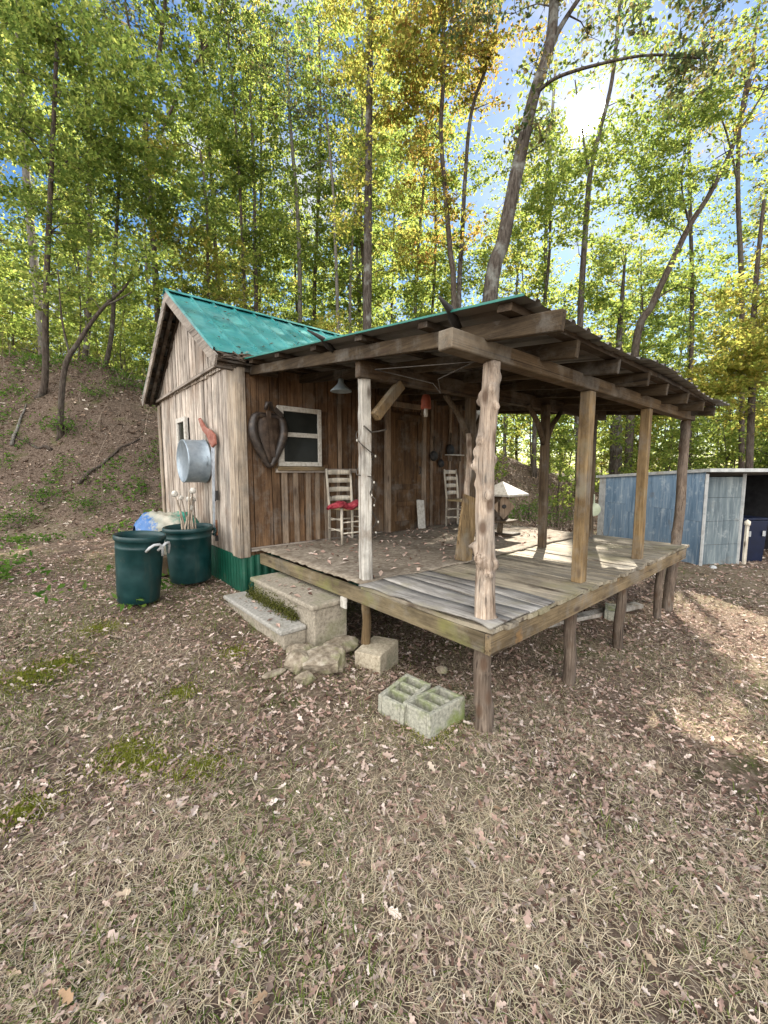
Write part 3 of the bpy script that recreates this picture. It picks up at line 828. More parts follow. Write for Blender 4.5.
# silvery warped boards on the near corner
mb = MB()
for k, (xa, xb) in enumerate(((-.035, .20), (.205, .41), (.415, .60), (.605, .76))):
    rows = []
    for i in range(19):
        t = i / 18; yy = -.045 + 1.25 * t; row = []
        for j in range(4):
            s = j / 3; xx = xa + (xb - xa) * s
            wv = (.018 * math.sin(t * 11 + k) + .012 * math.sin(t * 23 + k * 2)) * (1 if (k == 0 and j == 0) else .15)
            row.append((xx + (wv if k == 0 and j == 0 else 0), yy, .014 + .008 * math.sin(t * 6 + k * 1.7 + s) + (.012 * abs(math.sin(t * 9)) if k == 0 and j == 0 else 0)))
        rows.append(row)
    mb.grid(rows, 0, True, True)
mb.build('warped_floor_board', M['ply'], deck, thick=.012, label='silvery warped boards at the near corner of the porch floor')
# rim joists
mb = MB(); mb.beam((.0, .0, -.095), (.0, 3.2, -.09), .045, .125, (0, 0, 1), 8, .002); mb.build('rim_joist', M['rim_y'], deck, bevel=.004, label='mossy rim board on the steps side')
mb = MB(); mb.beam((-.025, -.024, -.095), (4.22, -.024, -.095), .045, .13, (0, 0, 1), 10, .002); mb.build('rim_joist', M['rim_x'], deck, bevel=.004, label='yellow brown rim board on the long side')
mb = MB(); mb.beam((4.18, .0, -.095), (4.18, 3.25, -.095), .045, .13); mb.build('rim_joist', M['rim_y'], deck)
for yy in (.62, 1.2, 1.9, 2.6):
    mb = MB(); mb.beam((.03, yy, -.10), (4.15, yy, -.10), .04, .125); mb.build('joist', M['dark_beam'], deck)


def rough_pole(mb, p0, p1, r0, r1, seed, knots=14, amp=.14, n=22, k=70, kn=.5):
    rr = random.Random(seed); p0, p1 = Vector(p0), Vector(p1)
    ks = [(rr.random(), rr.uniform(0, 6.283), rr.uniform(.25, .5), rr.uniform(.010, .02)) for _ in range(knots)]
    ph = [rr.uniform(0, 6.28) for _ in range(6)]; L = (p1 - p0).length

    def fn(t, a):
        q = 1 + amp * (.5 * math.sin(3 * a + ph[0] + t * 4) + .35 * math.sin(5 * a + ph[1] - t * 7) + .35 * math.sin(t * 23 + ph[2] + a) + .2 * math.sin(8 * a + ph[3] + t * 15))
        for kt, ka, sa, st in ks:
            da = (a - ka + math.pi) % (2 * math.pi) - math.pi; dt = (t - kt)
            e = math.exp(-(da / sa) ** 2 - (dt / st) ** 2)
            q += kn * e - kn * .75 * math.exp(-(da / (sa * .4)) ** 2 - (dt / (st * .45)) ** 2)
        return q
    pts, rads = [], []
    for i in range(k):
        t = i / (k - 1); c = p0.lerp(p1, t)
        wb = .012 * min(1, L / 1.5); c += Vector((wb * math.sin(t * 9 + ph[4]), wb * math.sin(t * 7 + ph[5]), 0))
        pts.append(c); rads.append(r0 + (r1 - r0) * t)
    mb.tube(pts, rads, n, 0, True, True, fn)


ztop = 1.60
# near corner: knotty stripped cedar, ground to beam
mb = MB(); rough_pole(mb, (.11, .10, -.02), (.10, .10, ztop), .062, .050, 3, 30, .14, 30, 130, .62)
p = mb.build('porch_post', M['cedar'], cabin, label='knotty bark stripped cedar post at the near corner')
mb = MB(); rough_pole(mb, (.07, .06, -.85), (.10, .09, -.03), .058, .055, 8, 7, .10, 22, 60, .3)
mb.build('support_post', M['cedar_rough'], p)
for x, s, in ((1.47, 1), (2.90, 2)):
    mb = MB(); mb.beam((x, .10, 0), (x + .01, .10, ztop), .10 if s == 1 else .09, .09, (0, 1, 0), 8, .0025); mb.build('porch_post', M['post_tan'], cabin, bevel=.006, label='squared tan timber post on the front edge, ' + ('nearer' if s == 1 else 'farther') + ' one')
mb = MB(); rough_pole(mb, (4.10, .08, -.95), (4.50, .10, ztop + .02), .062, .05, 15, 12, .12, 20, 80, .25)
mb.build('porch_post', M['cedar_rough'], cabin, label='rough round leaning pole at the far corner')
# whitewashed post by the steps, with its brace
mb = MB(); mb.beam((.12, 1.34, 0), (.115, 1.34, 1.84), .095, .10, (.3, 1, 0), 22, .0035, 0, 0, .085, .09)
p = mb.build('porch_post', M['post_white'], cabin, bevel=.007, label='whitewashed peeling post beside the steps')
mb = MB(); mb.beam((.17, 1.27, 1.40), (.46, 1.27, 1.70), .07, .085); mb.build('brace', M['post_tan'], p, bevel=.005)
# dark inner posts
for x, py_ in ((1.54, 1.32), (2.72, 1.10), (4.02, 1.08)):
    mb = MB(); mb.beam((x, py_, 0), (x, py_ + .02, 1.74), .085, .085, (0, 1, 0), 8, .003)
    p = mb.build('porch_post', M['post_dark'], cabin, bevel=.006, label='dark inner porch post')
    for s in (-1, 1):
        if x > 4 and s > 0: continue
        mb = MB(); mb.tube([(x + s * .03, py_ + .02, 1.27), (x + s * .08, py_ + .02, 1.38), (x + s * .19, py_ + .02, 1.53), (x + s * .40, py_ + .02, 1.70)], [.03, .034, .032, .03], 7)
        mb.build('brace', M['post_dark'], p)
mb = MB(); rough_pole(mb, (1.44, 1.28, .35), (1.45, 1.28, 1.34), .032, .026, 5, 8, .15, 12, 40); mb.build('stripped_pole', M['cedar'], cabin, label='pale stripped pole fixed beside the middle post')
# stub posts below the floor
for (x, y, r, zt) in ((1.33, .085, .052, -.16), (2.44, .085, .05, -.16), (3.68, .085, .045, -.16), (.06, 1.26, .04, -.155), (3.0, 1.9, .05, -.16), (1.4, 1.9, .05, -.16)):
    g = g1(x, y)
    mb = MB(); rough_pole(mb, (x, y, -.55 if y == 1.26 else g - .1), (x, y, zt), r, r * .92, int(x * 99), 2, .05, 14, 16, .1)
    mb.build('support_post', M['post_tan'] if y > 1 else M['cedar_rough'], deck)
# beams
mb = MB(); mb.beam((-.31, .10, 1.655), (4.62, .10, 1.655), .105, .105, (0, 0, 1), 12, .002); bm = mb.build('porch_beam', M['beam'], cabin, bevel=.006, label='front beam carried on the outer posts')
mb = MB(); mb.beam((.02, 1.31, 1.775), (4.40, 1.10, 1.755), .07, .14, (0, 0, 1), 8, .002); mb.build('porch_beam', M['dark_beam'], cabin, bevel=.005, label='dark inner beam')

# porch roof: ribbed sheet on purlins on rafters
PS = .112


def pz(y): return 1.835 + PS * y


PX0, PX1 = -.15, 4.50
prof = []
x = PX0
while x < PX1:
    prof += [(x, 0), (x + .10, 0), (x + .118, .02), (x + .148, .02), (x + .166, 0)]
    x += .2
mb = MB(); n = 10
for off, mi, fl in ((.0, 0, False), (-.004, 1, True)):
    rows = []
    for i in range(n + 1):
        y = 3.24 + (-.27 - 3.24) * i / n
        row = []
        for q, h in prof:
            sag = -.035 * sst((q - 2.2) / 2.4) - .012 * math.sin(q * 1.9) * (i / n)
            yy = y + (.03 * math.sin(int(q / .8) * 2.1) if i == n else 0)
            row.append((q, yy, pz(y) + h + off + float(sag)))
        rows.append(row)
    mb.grid(rows, mi, False, fl)
proof = mb.build('porch_roof', [M['under'], M['under']], cabin, label='ribbed metal porch roof with bare grey underside')
mb = MB(); mb.beam((PX0 - .006, 3.2, pz(3.2) + .004), (PX0 - .006, -.27, pz(-.27) + .004), .008, .012); mb.build('rake_trim', M['green_edge'], proof)
for k, x in enumerate((-.03, .62, 1.28, 1.92, 2.56, 3.2, 3.84, 4.4)):
    e = -.40 if k == 0 else -.16 - rnd.uniform(0, .05)
    sg = float(-.035 * sst((x - 2.2) / 2.4))
    mb = MB(); mb.beam((x, 3.28, pz(3.28) - .10 + sg), (x + (.03 if k == 0 else 0), e, pz(e) - .10 + sg), .045, .10 if k == 0 else .105, (0, 0, 1), 8, .0025)
    mb.build('rafter', M['rafter'], proof, bevel=.004)
for y in (-.14, .45, 1.1, 1.75, 2.4, 3.05):
    mb = MB(); mb.beam((-.12 - rnd.uniform(0, .03), y, pz(y) - .025), (2.2, y, pz(y) - .025), .085, .038, (0, PS * -1, 1), 4, .002); mb.beam((2.2, y, pz(y) - .026), (4.46, y, pz(y) - .056), .085, .038, (0, 0, 1), 4, .002)
    mb.build('purlin', M['purlin'], proof)
for (y, l) in ((.18, .16), (1.52, .3)):
    mb = MB(); mb.tube([(-.22 - l * .3, y, pz(y) + .05), (-.16, y + .02, pz(y) + .02), (-.08, y + .05, pz(y) - .02), (.0, y + .07, pz(y) - .05)], [.008, .022, .03, .02], 6); mb.build('roof_tie', M['black_iron'], proof, label='dark strap bent over the roof edge')
mb = MB(); mb.tube([(.10, .16, 1.62), (-.05, 1.0, 1.70), (.28, .72, 1.60), (.3, .66, 1.52), (.2, .6, 1.6), (.1, .2, 1.63)], .004, 5); mb.build('hanging_wire', M['rope'], cabin)
# white tag and pipe end under the steps side rim
mb = MB(); mb.box((-.04, 1.42, -.245), (-.026, 1.50, -.15)); mb.build('white_tag', M['white_paint'], deck)

# ------------------------------------------------------------------ things on the cabin walls
tub = thing('wash_tub', (X0 - .05, 4.44, 1.08), 'galvanized round wash tub hung on the grey gable wall', 'wash tub')
mb = MB(); c = (X0 - .03, 4.44, 1.08)
mb.lathe(c, [(0, .268), (.262, .268), (.268, .276), (.278, .278), (.284, .27), (.282, .258), (.284, .15), (.286, .02), (.294, .012), (.296, .0), (.288, -.008), (.278, .02), (.264, .25), (0, .255)], 40, (-1, 0, 0))
mb.build('basin', M['galv'], tub)
for s in (0, 1):
    mb = MB(); y = 4.44 + (.29 if s else -.29); e = 1 if s else -1
    mb.tube([(X0 - .08, y, 1.14), (X0 - .09, y + e * .035, 1.13), (X0 - .09, y + e * .035, 1.03), (X0 - .08, y, 1.02)], .007, 6); mb.build('handle', M['galv'], tub)

saw = thing('hand_saw', (X0 - .04, 4.1, 1.35), 'old saw with faded red handle hanging on the grey gable wall', 'saw')
mb = MB(); q = [(4.46, 1.65), (4.40, 1.655), (4.20, 1.52), (3.98, 1.46), (3.86, 1.40), (3.84, 1.28), (3.95, 1.24), (4.04, 1.30), (4.14, 1.40), (4.30, 1.48)]
vs = [(X0 - .05, a, b) for a, b in q] + [(X0 - .085, a, b) for a, b in q]; k = len(q)
mb.add(vs, [tuple(range(k)), tuple(range(2 * k - 1, k - 1, -1))] + [(i, i + k, (i + 1) % k + k, (i + 1) % k) for i in range(k)]); mb.build('handle', M['redwood_handle'], saw, bevel=.008)
mb = MB(); mb.add([(X0 - .06, 4.03, 1.30), (X0 - .06, 3.90, 1.28), (X0 - .062, 4.02, .1), (X0 - .062, 4.09, .1), (X0 - .064, 4.03, 1.30), (X0 - .064, 3.90, 1.28), (X0 - .066, 4.02, .1), (X0 - .066, 4.09, .1)], [(0, 1, 2, 3), (7, 6, 5, 4), (0, 4, 5, 1), (1, 5, 6, 2), (2, 6, 7, 3), (3, 7, 4, 0)]); mb.build('blade', M['steel'], saw)

col = thing('horse_collar', (.14, Y0 - .08, 1.36), 'dark leather horse collar hanging on the wall beside the porch window', 'horse collar')
mb = MB(); pts = []
for i in range(41):
    a = 2 * math.pi * i / 40
    r = 1 + .0 * math.sin(a)
    xx = .185 * math.cos(a) * (1 + .30 * math.sin(a)); zz = .30 * math.sin(a) if math.sin(a) > 0 else .36 * math.sin(a) * (1 - .0)
    if math.sin(a) < 0: xx *= (1 - .38 * (-math.sin(a)) ** 1.2)
    if math.sin(a) > .75: zz -= .07 * (math.sin(a) - .75) / .25
    pts.append((.14 + xx, Y0 - .085, 1.37 + zz))
mb.tube(pts, [.045 + .012 * math.cos(2 * math.pi * i / 40 * 2) for i in range(41)], 10, cap=False); mb.build('padded_ring', M['leather'], col)
mb = MB(); rows = []
for s in (-1, -.5, 0, .5, 1):
    rows.append([(.14 + s * w_, Y0 - .075 - .035 * (1 - s * s), z_) for z_, w_ in ((1.62, .13), (1.5, .165), (1.36, .165), (1.22, .13), (1.10, .09), (1.05, .05))])
mb.grid(rows, 0, True); mb.build('leather_lining', M['leather_b'], col, thick=.012)
mb = MB(); mb.tube([(.09, Y0 - .12, 1.66), (.11, Y0 - .13, 1.74), (.15, Y0 - .13, 1.745), (.18, Y0 - .12, 1.66)], [.022, .026, .026, .02], 8); mb.beam((.20, Y0 - .13, 1.68), (.30, Y0 - .13, 1.60), .02, .06); mb.build('buckle_strap', M['leather'], col)
mb = MB(); mb.beam((.12, Y0 - .135, 1.65), (.17, Y0 - .13, 1.12), .05, .014, (0, -1, 0), 5, .004); mb.build('centre_strap', M['leather_b'], col)

lamp = thing('hanging_lamp', (.55, 2.3, 1.9), 'blue grey enamel lamp shade hanging under the porch roof above the chair', 'lamp')
mb = MB(); mb.lathe((.55, 2.3, 1.80), [(.115, 0), (.11, .012), (.06, .055), (.03, .09), (.025, .13), (.0, .135)], 24); mb.build('lamp_shade', M['enamel'], lamp, thick=.003)
mb = MB(); mb.tube([(.55, 2.3, 1.93), (.55, 2.3, 2.02)], .005, 5); mb.build('cord', M['rope'], lamp)

lan = thing('hanging_lantern', (1.45, 1.9, 1.75), 'small red lantern with pale globe hanging before the door', 'lantern')
mb = MB(); mb.lathe((1.45, 1.9, 1.66), [(0, 0), (.058, 0), (.062, .01), (.055, .10), (.048, .14), (.03, .16), (0, .165)], 18); mb.build('cap', M['terracotta'], lan)
mb = MB(); mb.lathe((1.45, 1.9, 1.57), [(0, 0), (.02, .0), (.026, .03), (.024, .09)], 14); mb.build('globe', M['bulb'], lan)
mb = MB(); mb.tube([(1.45, 1.9, 1.82), (1.45, 1.9, 1.98)], .004, 5); mb.build('cord', M['rope'], lan)

# dark tools on the wall right of the door
for k, (x, z, h, wd) in enumerate(((3.08, 1.32, .42, .09), (3.26, 1.25, .55, .07), (3.5, 1.4, .34, .10))):
    t = thing('hanging_tool', (x, Y0 - .05, z), ['short dark tool hanging nearest the door on the porch wall', 'longest dark tool hanging in the middle of the porch wall', 'broad dark pan hanging above the small shelf'][k], 'tool', 'tools hanging right of the door')
    mb = MB(); mb.tube([(x, Y0 - .06, z + .2), (x, Y0 - .06, z + .2 - h * .55)], .014, 7); mb.build('handle', M['rotten'], t)
    mb = MB(); mb.lathe((x, Y0 - .05, z + .2 - h * .55 - wd), [(0, .03), (wd * .8, .028), (wd, .0), (wd * .9, -.012), (0, -.015)], 16, (0, -1, 0)); mb.build('head', M['black_iron'], t)
sh = thing('wall_shelf', (3.55, Y0 - .06, 1.22), 'narrow pale shelf fixed to the wall right of the door', 'shelf')
mb = MB(); mb.box((3.38, Y0 - .15, 1.215), (3.78, Y0 - .03, 1.235)); mb.build('shelf_board', M['white_paint'], sh, bevel=.002)
for x in (3.45, 3.7):
    mb = MB(); mb.box((x, Y0 - .12, 1.12), (x + .02, Y0 - .032, 1.214)); mb.build('bracket', M['batten'], sh)


# ------------------------------------------------------------------ ladder back chairs
def chair(x, y, rz, label, mat):
    t = thing('ladder_back_chair', (0, 0, 0), label, 'chair', 'old chairs on the porch')
    W2, D2 = .19, .18
    for sx in (-1, 1):
        mb = MB(); mb.tube([(sx * W2 * .95, D2, 0), (sx * W2 * .95, D2, .45), (sx * W2, D2 + .05, .96)], [.016, .019, .014], 9); mb.build('back_post', mat, t)
        mb = MB(); mb.tube([(sx * W2 * 1.12, -D2, 0), (sx * W2 * 1.12, -D2, .46)], [.016, .019], 9); mb.build('leg', mat, t)
    for k, z in enumerate((.56, .68, .80, .91)):
        mb = MB(); rows = []
        for i in range(7):
            s = -1 + i / 3; yy = D2 + .012 + (z - .45) * .09 + .025 * (1 - s * s)
            rows.append([(s * W2, yy, z - .028), (s * W2, yy, z + .028 + .01 * (1 - s * s))])
        mb.grid(rows, 0, True); mb.build('slat', mat, t, thick=.009)
    mb = MB(); rows = [[(sx * W2 * (1.1 - .07 * (yy + 1)), yy * D2, .445 - .012 * (1 - sx * sx) * (1 - yy * yy)) for sx in (-1, -.5, 0, .5, 1)] for yy in (-1, -.5, 0, .5, 1)]
    mb.grid(rows, 0, True); mb.build('seat', M['rush'], t, thick=.03)
    mb = MB()
    for z in (.14, .28):
        mb.tube([(-W2 * 1.1, -D2, z), (W2 * 1.1, -D2, z)], .010, 6); mb.tube([(-W2, D2, z), (W2, D2, z)], .010, 6)
        for sx in (-1, 1): mb.tube([(sx * W2 * 1.1, -D2, z + .03), (sx * W2, D2, z + .03)], .010, 6)
    mb.build('rung', mat, t)
    t.location = (x, y, .02); t.rotation_euler = (0, 0, rz)
    return t


chair(1.12, 2.98, rad(-3), 'cream ladder back chair holding red cloth beside the porch window', M['chair'])
chair(3.42, 2.92, rad(8), 'dim ladder back chair right of the door, behind the leaning board', M['chair'])
cl = thing('folded_cloth', (.98, 2.85, .52), 'crumpled red cloth lying over the seat of the cream chair', 'cloth')
mb = MB(); rows = []
for i in range(26):
    t = i / 25; row = []
    for j in range(13):
        a = 2 * math.pi * j / 12
        rr = .055 * (1 + .35 * math.sin(5 * a + t * 9) * .5 + .3 * math.sin(t * 17 + a)) * (math.sin(math.pi * min(1, max(0, t * .96 + .02))) ** .4)
        row.append((.68 + .58 * t, 2.80 + .02 * math.sin(t * 5) + 1.3 * rr * math.cos(a), .535 + .018 * math.sin(t * 8) - .05 * (1 - t) ** 3 + rr * math.sin(a) * .8))
    rows.append(row)
mb.grid(rows, 0, True); mb.build('cloth', M['red_cloth'], cl)
bg_ = thing('grey_bundle', (1.25, 2.9, .5), 'dark grey bundle lying on the cream chair beside the red cloth', 'bundle')
mb = MB(); rows = []
for i in range(18):
    t = i / 17; r_ = .07 * math.sin(math.pi * (t * .94 + .03)) ** .5
    rows.append([(1.16 + .26 * t, 2.93 + r_ * 1.2 * math.cos(2 * math.pi * j / 12) * (1 + .15 * math.sin(3 * j + 7 * t)), .53 + r_ * .8 * math.sin(2 * math.pi * j / 12)) for j in range(13)])
mb.grid(rows, 0, True); mb.build('bundle_cloth', speck('grey_canvas', [(.05, .05, .05), (.13, .125, .12)], 20), bg_)

# leaning boards, string of lights, paddle, feeder
o = MB(); o.beam((1.29, 1.20, .02), (1.47, 1.255, .68), .25, .028, (0, 1, -.05), 8, .003)
lb = o.build('leaning_board', M['post_tan'], None, bevel=.004, org=(1.2, 1.0, 0)); set_props(lb, 'mossy tan plank leaning on the dark middle porch post', 'board')
o = MB(); o.beam((2.72, 3.16, .02), (2.76, 3.245, .48), .16, .02, (0, -1, .1), 5, .003)
lb = o.build('leaning_board', M['white_paint'], None, bevel=.003, org=(2.7, 3.2, 0)); set_props(lb, 'short pale board leaning against the bottom of the door', 'board')
sl_ = thing('string_lights', (.12, 1.34, 1.2), 'string of small pale lights wound round the whitewashed post', 'string lights')
mb = MB(); pts = []
for i in range(90):
    t = i / 89; a = t * 2 * math.pi * 3.2
    r_ = .075 if t < .45 else .075 + .02 * math.sin(t * 40)
    pts.append((.12 + r_ * math.cos(a if t < .45 else -1.0 + .5 * math.sin(t * 9)), 1.34 + r_ * math.sin(a if t < .45 else -1.0 + .5 * math.sin(t * 9)), 1.36 - 1.0 * t + .02 * math.sin(a)))
mb.tube(pts, .005, 5); mb.tube([(.06, 1.28, 1.32), (.12, 1.26, 1.27), (.2, 1.26, 1.28), (.27, 1.24, 1.30)], .007, 5); mb.build('wire', M['rope'], sl_)
for i in range(14, 90, 10):
    mb = MB(); x, y, z = pts[i]; mb.lathe((x + .012 * (x - .12) / .07, y + .012 * (y - 1.34) / .07, z), [(0, -.013), (.006, -.009), (.008, 0), (.005, .009), (0, .011)], 8); mb.build('bulb', M['bulb'], sl_)
pd = thing('round_paddle', (4.06, 1.04, .45), 'pale green round paddle hung low on the far dark post', 'paddle')
mb = MB(); mb.lathe((4.05, 1.035, .40), [(0, .012), (.085, .012), (.095, .004), (.095, -.006), (0, -.008)], 24, (-.65, -.75, 0)); mb.build('disc', M['paddle'], pd)
mb = MB(); mb.beam((4.05, 1.04, .48), (4.05, 1.05, .62), .03, .014, (0, -1, 0)); mb.build('handle', M['paddle'], pd)

fx, fy = 3.17, 1.98
fd = thing('bird_feeder', (fx, fy, 0), 'wooden bird feeder with white peaked roof and tan diamond panel on the porch', 'bird feeder')
mb = MB(); e = .27
v = [(fx - e, fy - e, .62), (fx + e, fy - e, .62), (fx + e, fy + e, .62), (fx - e, fy + e, .62), (fx, fy, .80)]
v2 = [(a, b, c - .025) for a, b, c in v]
mb.add(v + v2, [(0, 1, 4), (1, 2, 4), (2, 3, 4), (3, 0, 4), (6, 5, 9), (7, 6, 9), (8, 7, 9), (5, 8, 9), (0, 5, 6, 1), (1, 6, 7, 2), (2, 7, 8, 3), (3, 8, 5, 0)]); mb.build('roof', M['white_paint'], fd)
mb = MB(); dv = Vector((.757, -.654, 0)); c0 = Vector((fx, fy, .44)) + Vector((-.65, -.75, 0)) * .10
q = [c0 + dv * .16, c0 + Vector((0, 0, .16)), c0 - dv * .16, c0 - Vector((0, 0, .19))]; bk = Vector((.65, .75, 0)) * .05
mb.add(q + [p_ + bk for p_ in q], [(0, 1, 2, 3), (7, 6, 5, 4)] + [(i, i + 4, (i + 1) % 4 + 4, (i + 1) % 4) for i in range(4)]); mb.build('diamond_panel', M['batten'], fd)
mb = MB(); mb.lathe(c0 + Vector((-.65, -.75, 0)) * .012, [(0, .012), (.03, .01), (.032, 0)], 14, (-.65, -.75, 0)); mb.build('entry_hole', M['black_iron'], fd)
mb = MB(); mb.box((fx - .13, fy - .04, .24), (fx + .11, fy + .12, .60)); mb.build('box', M['dark_beam'], fd, bevel=.004)
mb = MB(); mb.box((fx - .17, fy - .17, .215), (fx + .17, fy + .17, .238)); mb.beam((fx - .04, fy, .03), (fx - .02, fy, .215), .06, .06, (0, 1, 0)); mb.build('stand', M['post_dark'], fd)
mb = MB(); mb.box((fx - .2, fy - .2, .012), (fx + .2, fy + .2, .05)); mb.build('base', M['dark_beam'], fd, bevel=.004)

# ------------------------------------------------------------------ concrete steps, blocks, stones
st = thing('concrete_steps', (-.2, 2.2, -.62), 'weathered two tread concrete steps up to the porch', 'steps')
mb = MB(); mb.box((-.27, 1.56, -.66), (.075, 2.82, -.245)); mb.build('upper_block', M['concrete'], st, bevel=.012, seg=2)
mb = MB(); mb.box((-.305, 1.54, -.243), (.08, 2.84, -.195)); mb.build('upper_tread', M['concrete'], st, bevel=.016, seg=3)
mb = MB(); mb.box((-.49, 1.70, -.70), (-.272, 3.02, -.447)); mb.build('lower_block', M['concrete'], st, bevel=.012, seg=2)
mb = MB(); mb.box((-.53, 1.68, -.445), (-.276, 3.04, -.40)); mb.build('lower_tread', M['concrete_grey'], st, bevel=.016, seg=3)


def cinder(name, c, rz, label, cat, mat, tilt=(0, 0), L=.36, W=.215, H=.19, group=None, cores=3):
    """hollow block with its cores upward"""
    t = thing(name, (0, 0, 0), label, cat, group)
    xs = [-L / 2]; wl = .03
    cw = (L - wl * (cores + 1)) / cores
    mb = MB()
    mb.box((-L / 2, -W / 2, 0), (L / 2, -W / 2 + wl, H)); mb.box((-L / 2, W / 2 - wl, 0), (L / 2, W / 2, H))
    for k in range(cores + 1):
        x = -L / 2 + k * (cw + wl)
        mb.box((x, -W / 2 + wl + .0015, 0), (x + wl, W / 2 - wl - .0015, H - .002))
    mb.box((-L / 2 + .004, -W / 2 + wl - .004, .0), (L / 2 - .004, W / 2 - wl + .004, .05))
    mb.build('block_body', mat, t, bevel=.005, seg=2)
    t.location = c; t.rotation_euler = (tilt[0], tilt[1], rz)
    return t


cinder('cinder_block', (-.13, .30, -.745), rad(2), 'mossy hollow cinder block nearest the knotty corner post', 'block', M['block'], (rad(-3), rad(3)), .36, .23, .2)
cinder('cinder_block', (-.18, .535, -.74), rad(12), 'grey hollow cinder block lying behind the mossy one', 'block', M['block'], (rad(4), rad(-2)), .34, .21, .2)
pb = thing('pier_block', (.10, 1.17, -.7), 'tan concrete block carrying the short post beside the steps', 'block')
mb = MB(); c_, s_ = math.cos(.15), math.sin(.15)
mb.beam((-.06, 1.10, -.64), (.27, 1.24, -.635), .24, .22, (0, 0, 1), 6, .004); mb.build('block_body', M['block_tan'], pb, bevel=.008, seg=2)
cinder('cinder_block', (3.35, .45, -.93), rad(20), 'mossy block under the far end of the porch floor', 'block', M['block'])
b4 = MB(); b4.beam((2.2, .9, -.82), (3.9, .35, -.80), .12, .05, (0, 0, 1), 5, .004); b4 = b4.build('old_board', M['post_white'], None, org=(3, .6, -.8)); set_props(b4, 'pale old board lying on the ground under the porch', 'board')


def rock(c, s, seed, label, squash=.6, mat=None, name='stone'):
    mb = MB(); rr = np.random.default_rng(seed); n, m = 14, 20; rows = []
    nd = rr.normal(size=(10, 3)); nd /= np.linalg.norm(nd, axis=1, keepdims=True); hs = rr.uniform(.62, 1.0, 10)
    for i in range(n + 1):
        th = math.pi * i / n; row = []
        for j in range(m + 1):
            ph = 2 * math.pi * (j % m) / m
            d = np.array([math.sin(th) * math.cos(ph), math.sin(th) * math.sin(ph), math.cos(th)])
            q = nd @ d; r_ = min([1.05] + [h / k_ for h, k_ in zip(hs, q) if k_ > .25])
            r_ *= 1 + .05 * math.sin(9 * ph + 5 * th + seed) * math.sin(th)
            p_ = d * r_
            row.append((c[0] + s[0] * p_[0], c[1] + s[1] * p_[1], c[2] + s[2] * p_[2]))
        rows.append(row)
    mb.grid(rows, 0, False, True)
    o = mb.build(name, mat or M['rock'], None, org=c); set_props(o, label, 'stone', 'stones by the steps' if name == 'stone' else None); return o


rock((-.33, 1.30, -.585), (.23, .18, .12), 3, 'largest cracked tan stone heaped in front of the pier block')
rock((-.53, 1.40, -.575), (.11, .12, .10), 5, 'rounded pale stone left of the largest stone')
rock((-.40, 1.60, -.585), (.13, .12, .07), 6, 'low flat stone at the foot of the lower step')
rock((-.06, 1.48, -.58), (.17, .14, .055), 9, 'flat tan slab of stone against the steps')
rock((-.58, 1.20, -.60), (.09, .06, .06), 12, 'small tan stone in front of the rounded pale stone')
rock((-.72, 1.42, -.60), (.10, .03, .025), 14, 'thin pale sliver of stone lying left of the heap')
rock((.45, .75, -.70), (.05, .05, .04), 15, 'small grey stone under the porch floor')

# ------------------------------------------------------------------ bins, sack, dried stalks
def can(name, c, r, h, label, lean, handles):
    t = thing(name, (0, 0, 0), label, 'trash can', 'green trash cans by the gable wall')
    mb = MB(); R = r
    mb.lathe((0, 0, 0), [(0, .0), (R * .80, 0), (R * .84, .015), (R * .90, h * .5), (R * .94, h * .80), (R * .955, h * .805), (R * .955, h * .83), (R * .945, h * .84), (R * .955, h * .92), (R * 1.0, h * .925), (R * 1.02, h * .935), (R * 1.02, h * .985), (R * 1.0, h), (R * .96, h), (R * .94, h * .93), (R * .86, h * .5), (R * .78, .03), (0, .03)], 44)
    mb.build('can_body', M['teal_plastic'], t)
    for a in handles:
        mb = MB(); u_ = Vector((math.cos(a), math.sin(a), 0)); p_ = Vector((-u_.y, u_.x, 0)); b_ = u_ * (R * .96)
        mb.tube([b_ + p_ * -.075 + Vector((0, 0, h * .80)), b_ + u_ * .045 + p_ * -.07 + Vector((0, 0, h * .86)), b_ + u_ * .055 + p_ * -.03 + Vector((0, 0, h * .90)), b_ + u_ * .055 + p_ * .03 + Vector((0, 0, h * .90)), b_ + u_ * .045 + p_ * .07 + Vector((0, 0, h * .84)), b_ + u_ * .03 + p_ * .085 + Vector((0, 0, h * .72))], .014, 8)
        mb.build('handle', M['plastic_grey'] if name == 'trash_can' and handles[0] < -.3 else M['teal_plastic'], t)
    t.location = c; t.rotation_euler = lean
    return t


can('trash_can', (-1.245, 3.54, -.42), .238, .71, 'dark green trash can with pale grey handles, standing nearest the camera', (rad(3.0), rad(3.6), 0), [-1.2, -.70])
can('trash_can', (-.585, 4.0, -.41), .28, .68, 'dark green trash can holding dried stalks, against the gable wall', (rad(1), rad(-1), 0), [2.5, .1])

sk = thing('printed_sack', (-.75, 4.75, -.4), 'bulging plastic sack printed blue cream and teal behind the trash cans', 'sack')


